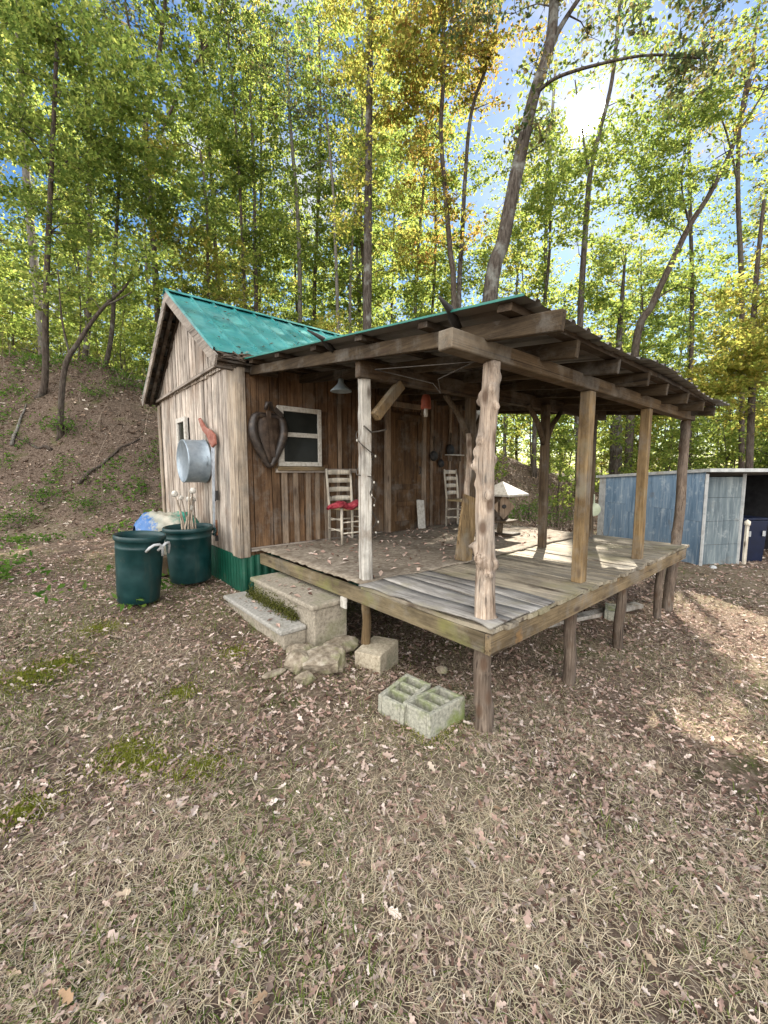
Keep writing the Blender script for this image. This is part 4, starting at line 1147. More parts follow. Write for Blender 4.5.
def m_sack():
    m, nt, out = new_mat('printed_plastic_sack')
    vec, tc, _ = coords(nt)
    sp = nt.nodes.new('ShaderNodeSeparateXYZ'); nt.links.new(vec, sp.inputs[0])
    m1 = nt.nodes.new('ShaderNodeMath'); m1.operation = 'MULTIPLY_ADD'; nt.links.new(noise_n(nt, vec, 6, 5, .65), m1.inputs[0]); m1.inputs[1].default_value = .55; nt.links.new(sp.outputs[0], m1.inputs[2])
    rp = ramp(nt, [(.025, .12, .32), (.02, .10, .28), (.24, .25, .21), (.36, .33, .26), (.17, .21, .16), (.015, .19, .13), (.008, .11, .08)], [0, .22, .28, .48, .58, .66, 1], 'LINEAR')
    mr = maprange(nt, m1.outputs[0], -.02, .74, 0, 1); nt.links.new(mr, rp.inputs[0])
    c = mixc(nt, rp.outputs[0], (.30, .27, .2), maprange(nt, noise_n(nt, vec, 15, 7, .7), .52, .66, 0, .5))
    principled(nt, out, c, .4, 0, .5, noise_n(nt, vec, 12, 4), .3, .02)
    return m


mb = MB(); rows = []
for i in range(41):
    t = i / 40; row = []
    for j in range(41):
        a = 2 * math.pi * (j % 40) / 40
        e = math.sin(math.pi * (.03 + .94 * t)) ** .38
        rr = .30 * e * (1 + .05 * math.sin(4 * a + 9 * t) + .05 * math.sin(7 * a - 15 * t) + .04 * math.sin(11 * a + 31 * t))
        row.append((-.66 + (t - .5) * .74, 4.72 + (t - .5) * -.30 + .95 * rr * math.cos(a), .10 + .02 * math.sin(t * 9) + rr * 1.02 * math.sin(a)))
    rows.append(row)
mb.grid(rows, 0, True); mb.build('sack_body', m_sack(), sk)
mb = MB(); mb.box((-1.0, 4.45, -.42), (-.3, 5.0, -.17)); mb.build('crate_under', M['post_dark'], sk, bevel=.01)

ds = thing('dried_stalks', (-.60, 4.02, .2), 'bundle of dried stalks with white seed heads standing in the trash can', 'dried stalks')
mb = MB(); hb = MB()
for k in range(11):
    a = rnd.uniform(0, 6.28); b0 = Vector((-.60 + .1 * math.cos(a), 4.02 + .1 * math.sin(a), -.2))
    tp = Vector((-.60 + rnd.uniform(-.10, .16), 4.14 + rnd.uniform(-.12, .12), .40 + rnd.uniform(0, .32)))
    mb.tube([b0, b0.lerp(tp, .5) + Vector((rnd.uniform(-.03, .03), rnd.uniform(-.03, .03), 0)), tp], [.013, .011, .007], 6)
    if k < 8:
        rr = rnd.uniform(.022, .04); n_ = 10
        rows = [[(tp.x + rr * (1 + .25 * math.sin(5 * q + 3 * i)) * math.sin(math.pi * i / 8) * math.cos(q), tp.y + rr * (1 + .25 * math.sin(4 * q + i)) * math.sin(math.pi * i / 8) * math.sin(q), tp.z + rr * 1.1 * math.cos(math.pi * i / 8)) for q in [2 * math.pi * (j % n_) / n_ for j in range(n_ + 1)]] for i in range(9)]
        hb.grid(rows, 0, True, True)
mb.build('stalk', M['corner'], ds); hb.build('seed_head', M['white_paint'], ds)

# ------------------------------------------------------------------ blue shed at the right
SC = Vector((7.14, .36, 0)); E1 = Vector((.555, .832, 0)); E2 = Vector((.86, -.51, 0)).normalized()
SG = -.86


def sp(a, b, z): return SC + E1 * a + E2 * b + Vector((0, 0, z))


shed = thing('metal_shed', (SC.x, SC.y, SG), 'low shed of faded blue panels with white roof edge and open front', 'shed')
LS, WS = 2.95, 2.9


def zt(a): return .93 - .05 * a


def slab(mb, a0, b0, a1, b1, z0, z1a, z1b, t, mi=0):
    """upright sheet from (a0,b0) to (a1,b1)"""
    p, q = sp(a0, b0, 0), sp(a1, b1, 0); n = (q - p).cross(Vector((0, 0, 1))).normalized() * t
    vs = [(p.x, p.y, z0), (q.x, q.y, z0), (q.x, q.y, z1b), (p.x, p.y, z1a)]
    vs += [(x + n.x, y + n.y, z) for x, y, z in vs]
    mb.add(vs, [(0, 1, 2, 3), (7, 6, 5, 4), (0, 4, 5, 1), (1, 5, 6, 2), (2, 6, 7, 3), (3, 7, 4, 0)], mi)


for k, (a0, a1) in enumerate(((.03, .66), (.665, 1.27), (1.275, 1.95), (1.955, 2.70))):
    mb = MB(); zm = .08 + (.12 if k % 2 else -.05)
    slab(mb, a0, -.006 * (k % 2), a1, -.006 * (k % 2), SG, zm - .003, zm - .003, -.02); slab(mb, a0, -.003 - .004 * (k % 2), a1, -.003 - .004 * (k % 2), zm, zt(a0), zt(a1), -.02)
    mb.build('wall_panel', M['blue_tin'], shed, bevel=.002)
mb = MB(); slab(mb, 2.705, 0, LS, 0, SG, zt(2.7), zt(LS), -.02); mb.build('end_strip', M['white_tin'], shed, label='white end strip')
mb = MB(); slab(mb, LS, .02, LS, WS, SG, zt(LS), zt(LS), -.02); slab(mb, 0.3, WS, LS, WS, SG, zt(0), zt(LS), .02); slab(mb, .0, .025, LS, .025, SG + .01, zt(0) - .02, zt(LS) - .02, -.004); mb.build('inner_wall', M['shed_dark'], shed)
mb = MB(); mb.beam(sp(0, 0, SG), sp(0, 0, .90), .045, .045, (0, 1, 0)); mb.build('corner_trim', M['white_tin'], shed, bevel=.004)
mb = MB(); mb.beam(sp(.12, .95, SG), sp(.12, .95, .90), .05, .05, (0, 1, 0)); mb.build('corner_trim', M['white_tin'], shed, bevel=.004)
for k, (z0, z1) in enumerate(((SG, -.42), (-.415, .02), (.025, .46), (.465, .84))):
    mb = MB(); slab(mb, .13 + .004 * k, .10, .13 + .004 * k, .92, z0, z1, z1, .015); mb.build('front_panel', M['grey_tin'], shed)
# roof slab with white edge
mb = MB(); q = [sp(-.10, -.06, zt(-.1)), sp(LS + .1, -.06, zt(LS + .1)), sp(LS + .1, WS + .2, zt(LS + .1)), sp(-.10, WS + .2, zt(-.1) - .0), sp(-.22, .95, zt(-.1))]
bt = [q[0], q[1], q[2], q[3], q[4]]; tp_ = [p_ + Vector((0, 0, .06)) for p_ in bt]
mb.add(bt + tp_, [(0, 4, 3, 2, 1)[::-1], (5, 6, 7, 8, 9)] + [(i, j, j + 5, i + 5) for i, j in ((0, 1), (1, 2), (2, 3), (3, 4), (4, 0))]); mb.build('roof', M['white_tin'], shed, label='pale metal roof')
bn = thing('storage_bin', tuple(sp(.35, 1.35, SG)), 'navy blue bin standing in the dark open front of the shed', 'bin')
mb = MB(); p_ = sp(.45, 1.42, 0); mb.beam((p_.x, p_.y, SG + .02), (p_.x, p_.y, .0), .50, .42, E1, 1, 0, 0, 0, .56, .48); mb.build('bin_body', M['bin_blue'], bn, bevel=.02, seg=2)
mb = MB(); mb.beam((p_.x, p_.y, .005), (p_.x, p_.y, .05), .60, .52, E1); mb.build('lid', M['bin_blue'], bn, bevel=.012, seg=2)
for k in (0, 1):
    mb = MB(); q_ = sp(.45 - .27, 1.25 + .34 * k, 0); mb.box((q_.x - .02, q_.y - .02, -.3), (q_.x + .02, q_.y + .02, -.2)); mb.build('latch', M['plastic_grey'], bn)
pl = MB(); p_ = sp(.12, 1.80, 0); pl.beam((p_.x, p_.y, SG), (p_.x + .02, p_.y, -.28), .08, .03, E1); pl = pl.build('white_plank', M['white_tin'], None, org=(p_.x, p_.y, SG)); set_props(pl, 'short white plank upright in the shed opening beside the bin', 'plank')
pl = MB(); p_ = sp(.05, 1.02, 0); pl.beam((p_.x, p_.y, SG), (p_.x, p_.y, -.05), .05, .04, E1); pl.lathe((p_.x, p_.y, -.05), [(0, -.04), (.05, 0), (.05, .06), (0, .1)], 10); pl = pl.build('wooden_stake', M['chair'], None, org=(p_.x, p_.y, SG)); set_props(pl, 'pale wooden stake with knob standing at the shed opening post', 'stake')
rock(tuple(sp(-.12, .12, SG + .06)), (.09, .07, .06), 31, 'small white stone at the near corner of the blue shed', name='white_stone', mat=M['white_tin'])
# ------------------------------------------------------------------ ground cover: litter, grass, moss, herbs
def frustum_pts(n, umax, power, r, umin=-.4):
    """points on the ground in front of the camera, denser near it"""
    u = umin + (umax - umin) * r.random(n) ** power
    v = (r.random(n) * 2 - 1) * (np.abs(u) * 1.12 + 1.5)
    x = CAM.x + u * FH.x + v * CR.x; y = CAM.y + u * FH.y + v * CR.y
    return x, y, u, v


def inside_house(x, y): return (x > X0 - .02) & (x < X1) & (y > Y0 - .03) & (y < Y1)


def litter(name, n, umax, power, r, size, dens=None, mat='litter', lift=.012, label=''):
    x, y, u, v = frustum_pts(n, umax, power, r)
    keep = ~inside_house(x, y)
    if dens is not None: keep &= r.random(n) < dens(x, y, u, v)
    x, y, u = x[keep], y[keep], u[keep]; n = len(x)
    z = gz(x, y) + lift * (.3 + r.random(n))
    L = size * r.uniform(.45, 1.35, n); W = L * r.uniform(.38, .6, n)
    # lobed curled leaf: 5 cross sections
    prof = np.array([.04, .55, .34, 1.0, .45, .75, .05]); k = len(prof)
    th = r.uniform(0, 2 * np.pi, n); a = np.stack([np.cos(th), np.sin(th), r.normal(0, .28, n)], 1); a = unit(a)
    nor = unit(np.stack([r.normal(0, .55, n), r.normal(0, .55, n), np.ones(n)], 1)); b = unit(np.cross(nor, a)); nor = np.cross(a, b)
    cur = r.normal(0, .30, n); cup = np.abs(r.normal(.12, .28, n))
    c = np.stack([x, y, z], 1); rows = []
    for i in range(k):
        t = i / (k - 1) - .5
        mid = c + a * (L * t)[:, None] + nor * (cur * L * (t * t - .08))[:, None]
        for s in (-1, 0, 1):
            sk_ = t + (.07 if s else 0)
            rows.append(mid + b * (s * W * prof[i] * .5)[:, None] + nor * (abs(s) * cup * W * prof[i] * .5)[:, None])
    V = np.stack(rows, 1)      # n, 3k, 3
    f = []
    for i in range(k - 1):
        for s in (0, 1):
            q = i * 3 + s; f.append((q, q + 1, q + 4, q + 3))
    f = np.array(f); F = (f[None] + (np.arange(n) * 3 * k)[:, None, None]).reshape(-1, 4)
    o = np_mesh(name, V.reshape(-1, 3), F, LF[mat], smooth=True); set_props(o, label, name.replace('_', ' '), kind='stuff'); return o


def grass(name, n, umax, power, r, ln, wd, lift, mat, dens=None, label='', pts=None):
    if pts is None:
        x, y, u, v = frustum_pts(n, umax, power, r)
        keep = ~inside_house(x, y)
        if dens is not None: keep &= r.random(n) < dens(x, y, u, v)
        x, y, u = x[keep], y[keep], u[keep]
    else: x, y = pts; u = None
    n = len(x); z = gz(x, y) + .004
    th = r.uniform(0, 2 * np.pi, n); L = ln * r.uniform(.4, 1.5, n); up = np.abs(r.normal(0, 1, n)) * lift
    h = np.stack([np.cos(th), np.sin(th), np.zeros(n)], 1); s = np.stack([-np.sin(th), np.cos(th), np.zeros(n)], 1)
    W = (wd * r.uniform(.6, 1.4, n))[:, None]; bend = r.normal(0, .15, n)[:, None]
    c = np.stack([x, y, z], 1); Z = np.array([0, 0, 1.])
    a0 = c - h * (L * .5)[:, None]; a1 = c + s * bend * L[:, None] * .3 + Z * (up * L * .6)[:, None] + Z * .004; a2 = c + h * (L * .5)[:, None] + Z * (up * L * (.8 + .5 * r.random(n)))[:, None]
    V = np.stack([a0 - s * W * .5, a0 + s * W * .5, a1 - s * W * .5, a1 + s * W * .5, a2 - s * W * .1, a2 + s * W * .1], 1)
    f = np.array([(0, 1, 3, 2), (2, 3, 5, 4)]); F = (f[None] + (np.arange(n) * 6)[:, None, None]).reshape(-1, 4)
    o = np_mesh(name, V.reshape(-1, 3), F, LF[mat]); set_props(o, label, name.replace('_', ' '), kind='stuff'); return o


def d_mid(x, y, u, v): return np.clip(.10 + .95 * sst((u - 1.3) / 1.6), 0, 1) * np.clip(1.6 * fbm(x * 2.2, y * 2.2, 21) - .05, .15, 1)


litter('leaf_litter', 84000, 15.5, 1.15, rng, .052, d_mid, label='brown fallen oak leaves covering the ground and bank')
grass('dry_grass', 330000, 5.6, 1.2, rng, .052, .0021, .22, 'straw', lambda x, y, u, v: np.clip(1.15 - .15 * u, .2, 1) * np.clip(2.4 * fbm(x * 1.7, y * 1.7, 40) - .55, .04, 1), 'flattened pale dry grass in the yard')
grass('green_grass', 130000, 7, 1.25, rng, .04, .003, .6, 'blade', lambda x, y, u, v: np.clip((fbm(x * 1.4, y * 1.4, 60) - .32) * 4, 0, 1) * np.clip(.22 + .9 * sst((.35 - v / np.maximum(u, .5)) / .8), 0, 1), 'thin green grass among the dead leaves')
def d_bank(x, y, u, v): return sst((u - 7) / 2) * (.4 + 1.0 * fbm(x * .9, y * .9, 27))


LF['bank'] = leafmat('bank_dead_leaves', [(0.0432, 0.0274, 0.0184), (0.2016, 0.1325, 0.0935), (0.3744, 0.2664, 0.1982), (0.1152, 0.0763, 0.0524), (0.5184, 0.4032, 0.3115), (0.072, 0.0475, 0.0312), (0.6912, 0.6048, 0.5098), (0.2448, 0.1656, 0.1133)], [(.1, .06, .035)] * 3, .1)
litter('bank_leaf_litter', 60000, 18, .55, rng, .105, d_bank, mat='bank', label='drifts of brown leaves lying over the wooded bank')
litter('crumbled_leaves', 90000, 6.5, 1.05, rng, .026, lambda x, y, u, v: np.clip(2.2 * fbm(x * 2.6, y * 2.6, 33) - .35, .1, 1), lift=.016, label='crumbled bits of brown leaf all over the yard')
LF['brush'] = leafmat('dead_brush_stems', [(.05, .035, .025), (.13, .10, .075), (.22, .18, .14)], [(.05, .04, .03)] * 3, .05)
grass('dead_brush', 16000, 18, .5, rng, .42, .011, 1.1, 'brush', lambda x, y, u, v: sst((u - 8.5) / 3) * np.clip((fbm(x * .5, y * .5, 71) - .38) * 5, .05, 1), 'tangle of thin dead brush stems on the bank')
LF['pale'] = leafmat('pale_fallen_leaf', [(0.306, 0.2214, 0.1482), (0.425, 0.3362, 0.2496), (0.34, 0.2214, 0.1326), (0.493, 0.41, 0.3198)], [(.3, .25, .18)] * 3, .12)
litter('pale_fallen_leaves', 420, 8, 1.0, rng, .062, mat='pale', lift=.02, label='larger pale curled leaves scattered over the ground')
# moss cushions
ms = []
for px, py, rr in ((182, 690, .10), (128, 748, .13), (198, 757, .14), (30, 684, .22), (150, 755, .10), (120, 742, .12), (60, 672, .15), (235, 655, .10), (20, 800, .12), (100, 640, .15), (435, 712, .16)):
    d = CR * (px - 384) - UP * (py - 512) + FW * FPX; t = (-.60 - CAM.z) / d.z; q = CAM + d * t
    n = int(15000 * rr); a = rng.uniform(0, 6.283, n); r_ = rr * np.abs(rng.normal(0, .95, n)) * rng.uniform(.4, 1.1, n); ms.append(np.stack([q.x + r_ * np.cos(a) * 1.3, q.y + r_ * np.sin(a)], 1))
ms = np.concatenate(ms)
grass('moss', 0, 0, 0, rng, .011, .0045, .8, 'moss', label='bright yellow green moss patches in the yard', pts=(ms[:, 0], ms[:, 1]))
# moss in the angle of the steps
n = 2600; yy = rng.uniform(1.8, 2.85, n); xx = -.285 - np.abs(rng.normal(0, .035, n)); zz = -.395 + np.abs(rng.normal(0, .06, n)) * np.clip(1 - (-.285 - xx) / .12, 0, 1)
Vm, Fm = kites(np.stack([xx, yy, zz], 1), rng.uniform(.012, .03, n), .010, rng, .3)
o = np_mesh('step_moss', Vm, Fm, leafmat('dark_step_moss', [(.03, .035, .012), (.09, .095, .02), (.13, .12, .05)], [(.08, .1, .02)] * 3, .2)); set_props(o, 'dark moss and debris in the angle between the two concrete steps', 'moss', kind='stuff')
# leaves blown on the porch floor
n = 420; xx = rng.uniform(.15, 4.0, n); yy = 1.2 + 2.0 * rng.random(n) ** .8
Vm, Fm = kites(np.stack([xx, yy, .03 + .012 * rng.random(n)], 1), rng.uniform(.04, .09, n), rng.uniform(.02, .045, n), rng, 3.)
o = np_mesh('porch_leaves', Vm, Fm, LF['litter']); set_props(o, 'dry leaves blown over the porch floor', 'leaves', kind='stuff')


# leaves caught on the roof and the steps
n = 55; xx = rng.uniform(-.4, 2.2, n); yy = 3.3 + 1.7 * rng.random(n) ** 1.6
P = np.stack([xx, yy, ZR + .075 - SLOPE * np.abs(yy - YR) + .02 + .015 * rng.random(n)], 1)
xs = np.concatenate([rng.uniform(-.5, -.3, 16), rng.uniform(-.28, .05, 14)]); ys = rng.uniform(1.75, 2.8, 30); zs = np.where(xs < -.29, -.39, -.185)
P = np.concatenate([P, np.stack([xs, ys, zs], 1)])
Vm, Fm = kites(P, rng.uniform(.04, .085, len(P)), rng.uniform(.02, .045, len(P)), rng, 4.)
o = np_mesh('caught_leaves', Vm, Fm, LF['litter']); set_props(o, 'fallen leaves caught on the teal roof and the concrete steps', 'leaves', kind='stuff')


# low herbs on the bank
def herbs(n, umin, umax, vmin, vmax, r):
    u = r.uniform(umin, umax, n); v = r.uniform(vmin, vmax, n); x = CAM.x + u * FH.x + v * CR.x; y = CAM.y + u * FH.y + v * CR.y
    k = (fbm(x * .7, y * .7, 80) > .5) & ~inside_house(x, y); return x[k], y[k]


hx, hy = herbs(1700, 7, 14, -13, -3.2, rng); hx2, hy2 = herbs(260, 4, 7, -6, -2.5, rng); hx = np.concatenate([hx, hx2]); hy = np.concatenate([hy, hy2])
hx = np.repeat(hx, 9) + rng.normal(0, .09, 9 * len(hx)); hy = np.repeat(hy, 9) + rng.normal(0, .09, 9 * len(hy))
Vm, Fm = kites(np.stack([hx, hy, gz(hx, hy) + .05 + .12 * rng.random(len(hx))], 1), rng.uniform(.05, .12, len(hx)), rng.uniform(.03, .06, len(hx)), rng, 1.6)
o = np_mesh('low_herbs', Vm, Fm, LF['herb']); set_props(o, 'low green herbs growing over the wooded bank', 'herbs', kind='stuff')


# ------------------------------------------------------------------ trees
def smooth_path(pts, k=6):
    P = [Vector(p) for p in pts]; out = []
    for i in range(len(P) - 1):
        a, b, c, d = P[max(i - 1, 0)], P[i], P[i + 1], P[min(i + 2, len(P) - 1)]
        for j in range(k):
            t = j / k
            out.append(.5 * ((2 * b) + (c - a) * t + (2 * a - 5 * b + 4 * c - d) * t * t + (3 * b - a - 3 * c + d) * t ** 3))
    out.append(P[-1]); return out


def make_tree(name, trunk, r0, r1, blobs, leaf, bark, label, seed, forks=(), lsize=.135, cat='tree', group=None, flat=1.1, limb=.65):
    """trunk: world points; blobs: (centre, (rx, ry, rz), clumps, leaves per clump)"""
    r = np.random.default_rng(seed); org = Vector(trunk[0])
    t = thing(name, tuple(org), label, cat, group)
    mb = MB(); path = smooth_path(trunk); k = len(path)
    rads = [r0 + (r1 - r0) * (i / (k - 1)) for i in range(k)]
    rads[0] *= 1.35; rads[1] *= 1.12
    mb.tube(path, rads, 12, fn=lambda t_, a: 1 + .05 * math.sin(3 * a + t_ * 9) + .03 * math.sin(7 * a + t_ * 31))
    nodes = [np.array(p) for p in path[k // 4:]]; nr = rads[k // 4:]
    for fp, a, b in forks:
        pp = smooth_path(fp); mb.tube(pp, [a + (b - a) * i / (len(pp) - 1) for i in range(len(pp))], 8)
        nodes += [np.array(p) for p in pp[1:]]; nr += [a + (b - a) * i / (len(pp) - 1) for i in range(1, len(pp))]
    nodes = list(nodes); C = []
    for c, rr, nc, nl in blobs:
        q = unit(r.normal(size=(nc, 3))) * (r.random((nc, 1)) ** (1 / 2.2)) * np.array(rr) + np.array(c)
        C += [(p, nl) for p in q]
    base = np.array(nodes)
    C.sort(key=lambda e: np.min(np.linalg.norm(base - e[0], axis=1)))
    if C: C = [e for e, k_ in zip(C, carve(np.array([e[0] for e in C]), .30)) if k_]
    LV = []
    for p, nl in C:
        A = np.array(nodes)
        d = np.linalg.norm(A - p, axis=1) + .9 * np.maximum(A[:, 2] - p[2] + .15, 0)
        j = int(np.argmin(d)); a = Vector(nodes[j]); b = Vector(p); L = (b - a).length
        m1 = a.lerp(b, .5) + Vector((r.normal(0, .07) * L, r.normal(0, .07) * L, .10 * L + r.normal(0, .04) * L))
        ra = min(nr[j] * .75, .011 + .011 * L)
        mb.tube([a, a.lerp(m1, .55), m1, m1.lerp(b, .55) + Vector((0, 0, .02 * L)), b], [ra, ra * .85, ra * .7, ra * .5, ra * .3], 5, cap=False)
        for s_, q in ((.5, m1), (1.0, b)): nodes.append(np.array(q)); nr.append(ra * (.75 if s_ == .5 else .45))
        # twigs with leaves hanging along them
        if nl > 0:
            nt_ = max(3, nl // 14); dirs = unit(r.normal(size=(nt_, 3)) * np.array([1, 1, .32]) + np.array([0, 0, .08]))
            for dd in dirs:
                ln = r.uniform(.25, .75) * (1 + lsize * 2); m_ = max(3, nl // nt_)
                s_ = r.random((m_, 1)) ** .8
                LV.append(p + dd * ln * s_ + np.array([0, 0, -.12]) * ln * s_ ** 2 + r.normal(0, 1, (m_, 3)) * np.array([.11, .11, .05]))
                if r.random() < limb: mb.tube([b, b + Vector(dd) * ln * .8], [ra * .28 + .004, .003], 3, cap=False)
    mb.build('trunk', bark, t)
    if LV:
        P = np.concatenate(LV); P = P[carve(P)]
        n = len(P); V, F = kites(P, lsize * np.clip(r.lognormal(-.08, .36, n), .4, 2), lsize * .58 * r.uniform(.7, 1.3, n), r, flat)
        np_mesh('crown', V, F, leaf, t, org=tuple(org))
    return t


def foot(px, u, dy=0):
    q = at(px, 470, u); return Vector((q.x, q.y, g1(q.x, q.y) - .15 + dy))


def T(px_base, u, path, **kw):
    """trunk through photo directions at distance u, rooted on the ground"""
    pts = [foot(px_base, u)] + [at(px, py, u + (e[0] if e else 0)) for px, py, *e in path]
    return make_tree(trunk=pts, **kw)


def B(px, py, u, rx, rz, nc, nl): return (at(px, py, u), (rx, rx, rz), int(nc * 1.35), int(nl * 1.5))


# the large leaning tree behind the porch roof
u = 11.0
T(478, u, [(490, 300), (503, 240), (517, 170), (533, 100), (551, 40), (556, -30), (566, -120)], name='leaning_tree', r0=.205, r1=.09,
  forks=[([at(534, 96, u), at(556, 78, u - .3), at(600, 64, u - .6), at(650, 55, u - 1), at(700, 58, u - 1.4)],   .045, .018), ([at(549, 48, u), at(568, 15, u + .2), at(600, -30, u + .4), at(650, -90, u + .6)], .07, .03)],
  blobs=[B(480, -60, u, 2.2, 1.6, 22, 45), B(620, -40, u, 2.6, 1.5, 26, 40), B(660, 60, u - 1, 1.5, .8, 12, 30), B(545, 120, u, .9, 1.0, 8, 26), B(735, 20, u - 1, 1.6, 1.2, 14, 30)],
  leaf=LF['grey'], bark=M['bark'], label='tallest grey leaning tree trunk rising behind the porch roof', seed=1)
u = 14.5
T(366, u, [(367, 330), (368, 230), (369, 140), (370, 60), (372, -60)], name='straight_tree', r0=.17, r1=.08,
  blobs=[B(405, 60, u, 2.3, 2.6, 46, 60), B(350, 10, u, 1.8, 1.8, 20, 50), B(350, 190, u, .9, 2.2, 14, 40), B(400, 230, u, .8, 1.6, 10, 40)],
  leaf=LF['yellow'], bark=M['bark'], label='straight slim tree with golden crown behind the middle of the cabin', seed=2)
u = 12.0
T(44, u, [(45, 380), (46, 300), (50, 200), (54, 110), (58, 20)], name='slender_tree', r0=.095, r1=.04,
  blobs=[B(40, 120, u, 2.6, 2.2, 50, 62), B(120, 90, u, 1.7, 1.6, 26, 60), B(20, 30, u, 2.2, 1.2, 24, 60), B(60, 240, u, 2.2, 1.4, 26, 42), B(-60, 200, u, 1.6, 1.6, 16, 40)],
  leaf=LF['green'], bark=M['bark_dark'], label='slender dark trunk with green crown at the left edge of the bank', seed=3)
u = 11.0
T(62, u, [(64, 372), (80, 340), (101, 310), (122, 290), (140, 268)], name='crooked_sapling', r0=.075, r1=.02,
  forks=[([at(104, 306, u), at(118, 300, u), at(132, 292, u)], .035, .012), ([at(70, 356, u), at(62, 320, u), at(58, 270, u)], .03, .012)],
  blobs=[B(140, 260, u, .7, .5, 8, 34), B(90, 290, u, .9, .5, 8, 24), B(40, 300, u, .8, .6, 8, 24)],
  leaf=LF['yellowgreen'], bark=M['bark_dark'], label='crooked dark sapling leaning right over the bank', seed=4)
u = 17.0
T(160, u, [(158, 330), (152, 220), (146, 120), (158, 60), (166, -10), (168, -80)], name='forked_tree', r0=.13, r1=.05,
  forks=[([at(147, 130, u), at(140, 70, u), at(128, 20, u), at(120, -50, u)], .06, .03), ([at(150, 160, u), at(185, 80, u), at(215, 30, u), at(230, -30, u)], .05, .02)],
  blobs=[B(150, 10, u, 3.0, 1.8, 34, 26), B(215, 0, u, 2.0, 1.5, 18, 24), B(90, -20, u, 2.0, 1.2, 14, 24)],
  leaf=LF['grey'], bark=M['bark_dark'], label='dark forked tree with thin bluish top above the cabin gable', seed=5)
u = 14.0
T(455, u, [(454, 300), (450, 250), (445, 190), (441, 130), (444, 60), (440, -40)], name='twisted_tree', r0=.10, r1=.05,
  blobs=[B(430, 60, u, 1.9, 1.5, 30, 55), B(455, 10, u, 1.8, 1.2, 20, 50), B(430, 150, u, 1.1, 1.2, 12, 36)],
  leaf=LF['orange'], bark=M['bark_dark'], label='dark trunk with rusty orange leaves left of the leaning tree', seed=6)
T(460, 14.6, [(459, 300), (462, 240), (465, 180), (472, 110), (492, 50), (505, -20)], name='twisted_tree', r0=.09, r1=.04,
  blobs=[B(490, 60, 14.6, 1.5, 1.3, 18, 46), B(440, 240, 14.6, 1.3, 1.2, 16, 34)],
  leaf=LF['orange'], bark=M['bark'], label='second rusty leaved trunk crossing close beside the leaning tree', seed=7)
u = 15.5
T(580, u, [(580, 330), (584, 250), (590, 175), (600, 130), (612, 80), (620, 0)], name='grey_tree', r0=.12, r1=.05,
  forks=[([at(590, 180, u), at(582, 130, u), at(575, 80, u)], .045, .02)],
  blobs=[B(560, 230, u, 1.4, 1.6, 18, 36), B(600, 280, u, 1.6, 1.0, 16, 44), B(610, 20, u, 2.2, 1.3, 22, 26), B(605, 150, u, 2.6, 1.8, 44, 34), B(550, 190, u, 1.8, 1.6, 24, 34)],
  leaf=LF['yellowgreen'], bark=M['bark'], label='slim grey tree standing straight below the sun', seed=8)
u = 16.0
T(628, u, [(636, 345), (652, 305), (668, 270), (690, 225), (712, 190), (735, 140), (750, 80)], name='dark_leaning_tree', r0=.15, r1=.055,
  forks=[([at(655, 300, u), at(680, 287, u), at(712, 298, u)], .035, .012), ([at(690, 226, u), at(682, 190, u), at(684, 150, u)], .04, .015)],
  blobs=[B(682, 150, u, 2.1, 1.6, 48, 64), B(655, 215, u, 1.6, 1.1, 24, 50), B(640, 290, u, 1.9, 1.1, 26, 44), B(735, 60, u, 2.2, 1.9, 26, 28), B(640, 100, u, 2.2, 1.6, 30, 28)],
  leaf=LF['green'], bark=M['bark_dark'], label='dark leaning tree with dense green crown right of the sun', seed=9)
u = 12.0
T(752, u, [(752, 400), (753, 330), (757, 270), (764, 200)], name='golden_tree', r0=.10, r1=.04,
  blobs=[B(742, 340, u, 1.8, 1.6, 46, 56), B(790, 300, u, 1.6, 1.6, 24, 56), B(715, 385, u, 1.2, .8, 16, 50), B(775, 420, u, 1.4, .8, 14, 40)],
  leaf=LF['yellow'], bark=M['bark_dark'], label='golden leaved tree at the right edge above the blue shed', seed=10)
u = 15.0
T(340, u + 3, [(338, 330), (336, 260), (333, 190), (326, 110)], name='pale_trunk_tree', r0=.09, r1=.04,
  blobs=[B(320, 110, u + 3, 2.2, 2.4, 24, 30), B(290, 60, u + 3, 1.8, 2.0, 18, 26)], leaf=LF['grey'], bark=M['bark_pale'], label='pale thin trunk leaning left beside the straight golden tree', seed=11)
T(352, u + 4, [(350, 330), (351, 270), (354, 220), (360, 140)], name='pale_trunk_tree', r0=.08, r1=.03,
  blobs=[B(345, 240, u + 4, 1.5, 2.0, 16, 34)], leaf=LF['yellowgreen'], bark=M['bark_pale'], label='pale thin trunk standing just left of the straight golden tree', seed=12)
T(618, 17, [(616, 440), (617, 380), (621, 310), (626, 250)], name='thick_tree', r0=.28, r1=.02, blobs=[B(640, 330, 17, 2.2, 1.6, 24, 50), B(600, 270, 17, 2.2, 1.8, 30, 50), B(575, 190, 17, 2.0, 1.5, 14, 26)], leaf=LF['green'], bark=M['bark'], label='thick trunk seen under the porch roof between its posts', seed=13)
T(255, 18, [(256, 310), (255, 240), (254, 180), (250, 90)], name='slim_tree', r0=.10, r1=.04,
  blobs=[B(240, 180, 18, 2.6, 2.0, 40, 48), B(200, 120, 18, 2.0, 1.8, 26, 46), B(270, 250, 18, 1.8, 1.6, 20, 44)], leaf=LF['green'], bark=M['bark_dark'], label='slim dark tree with green crown above the teal roof ridge', seed=14)
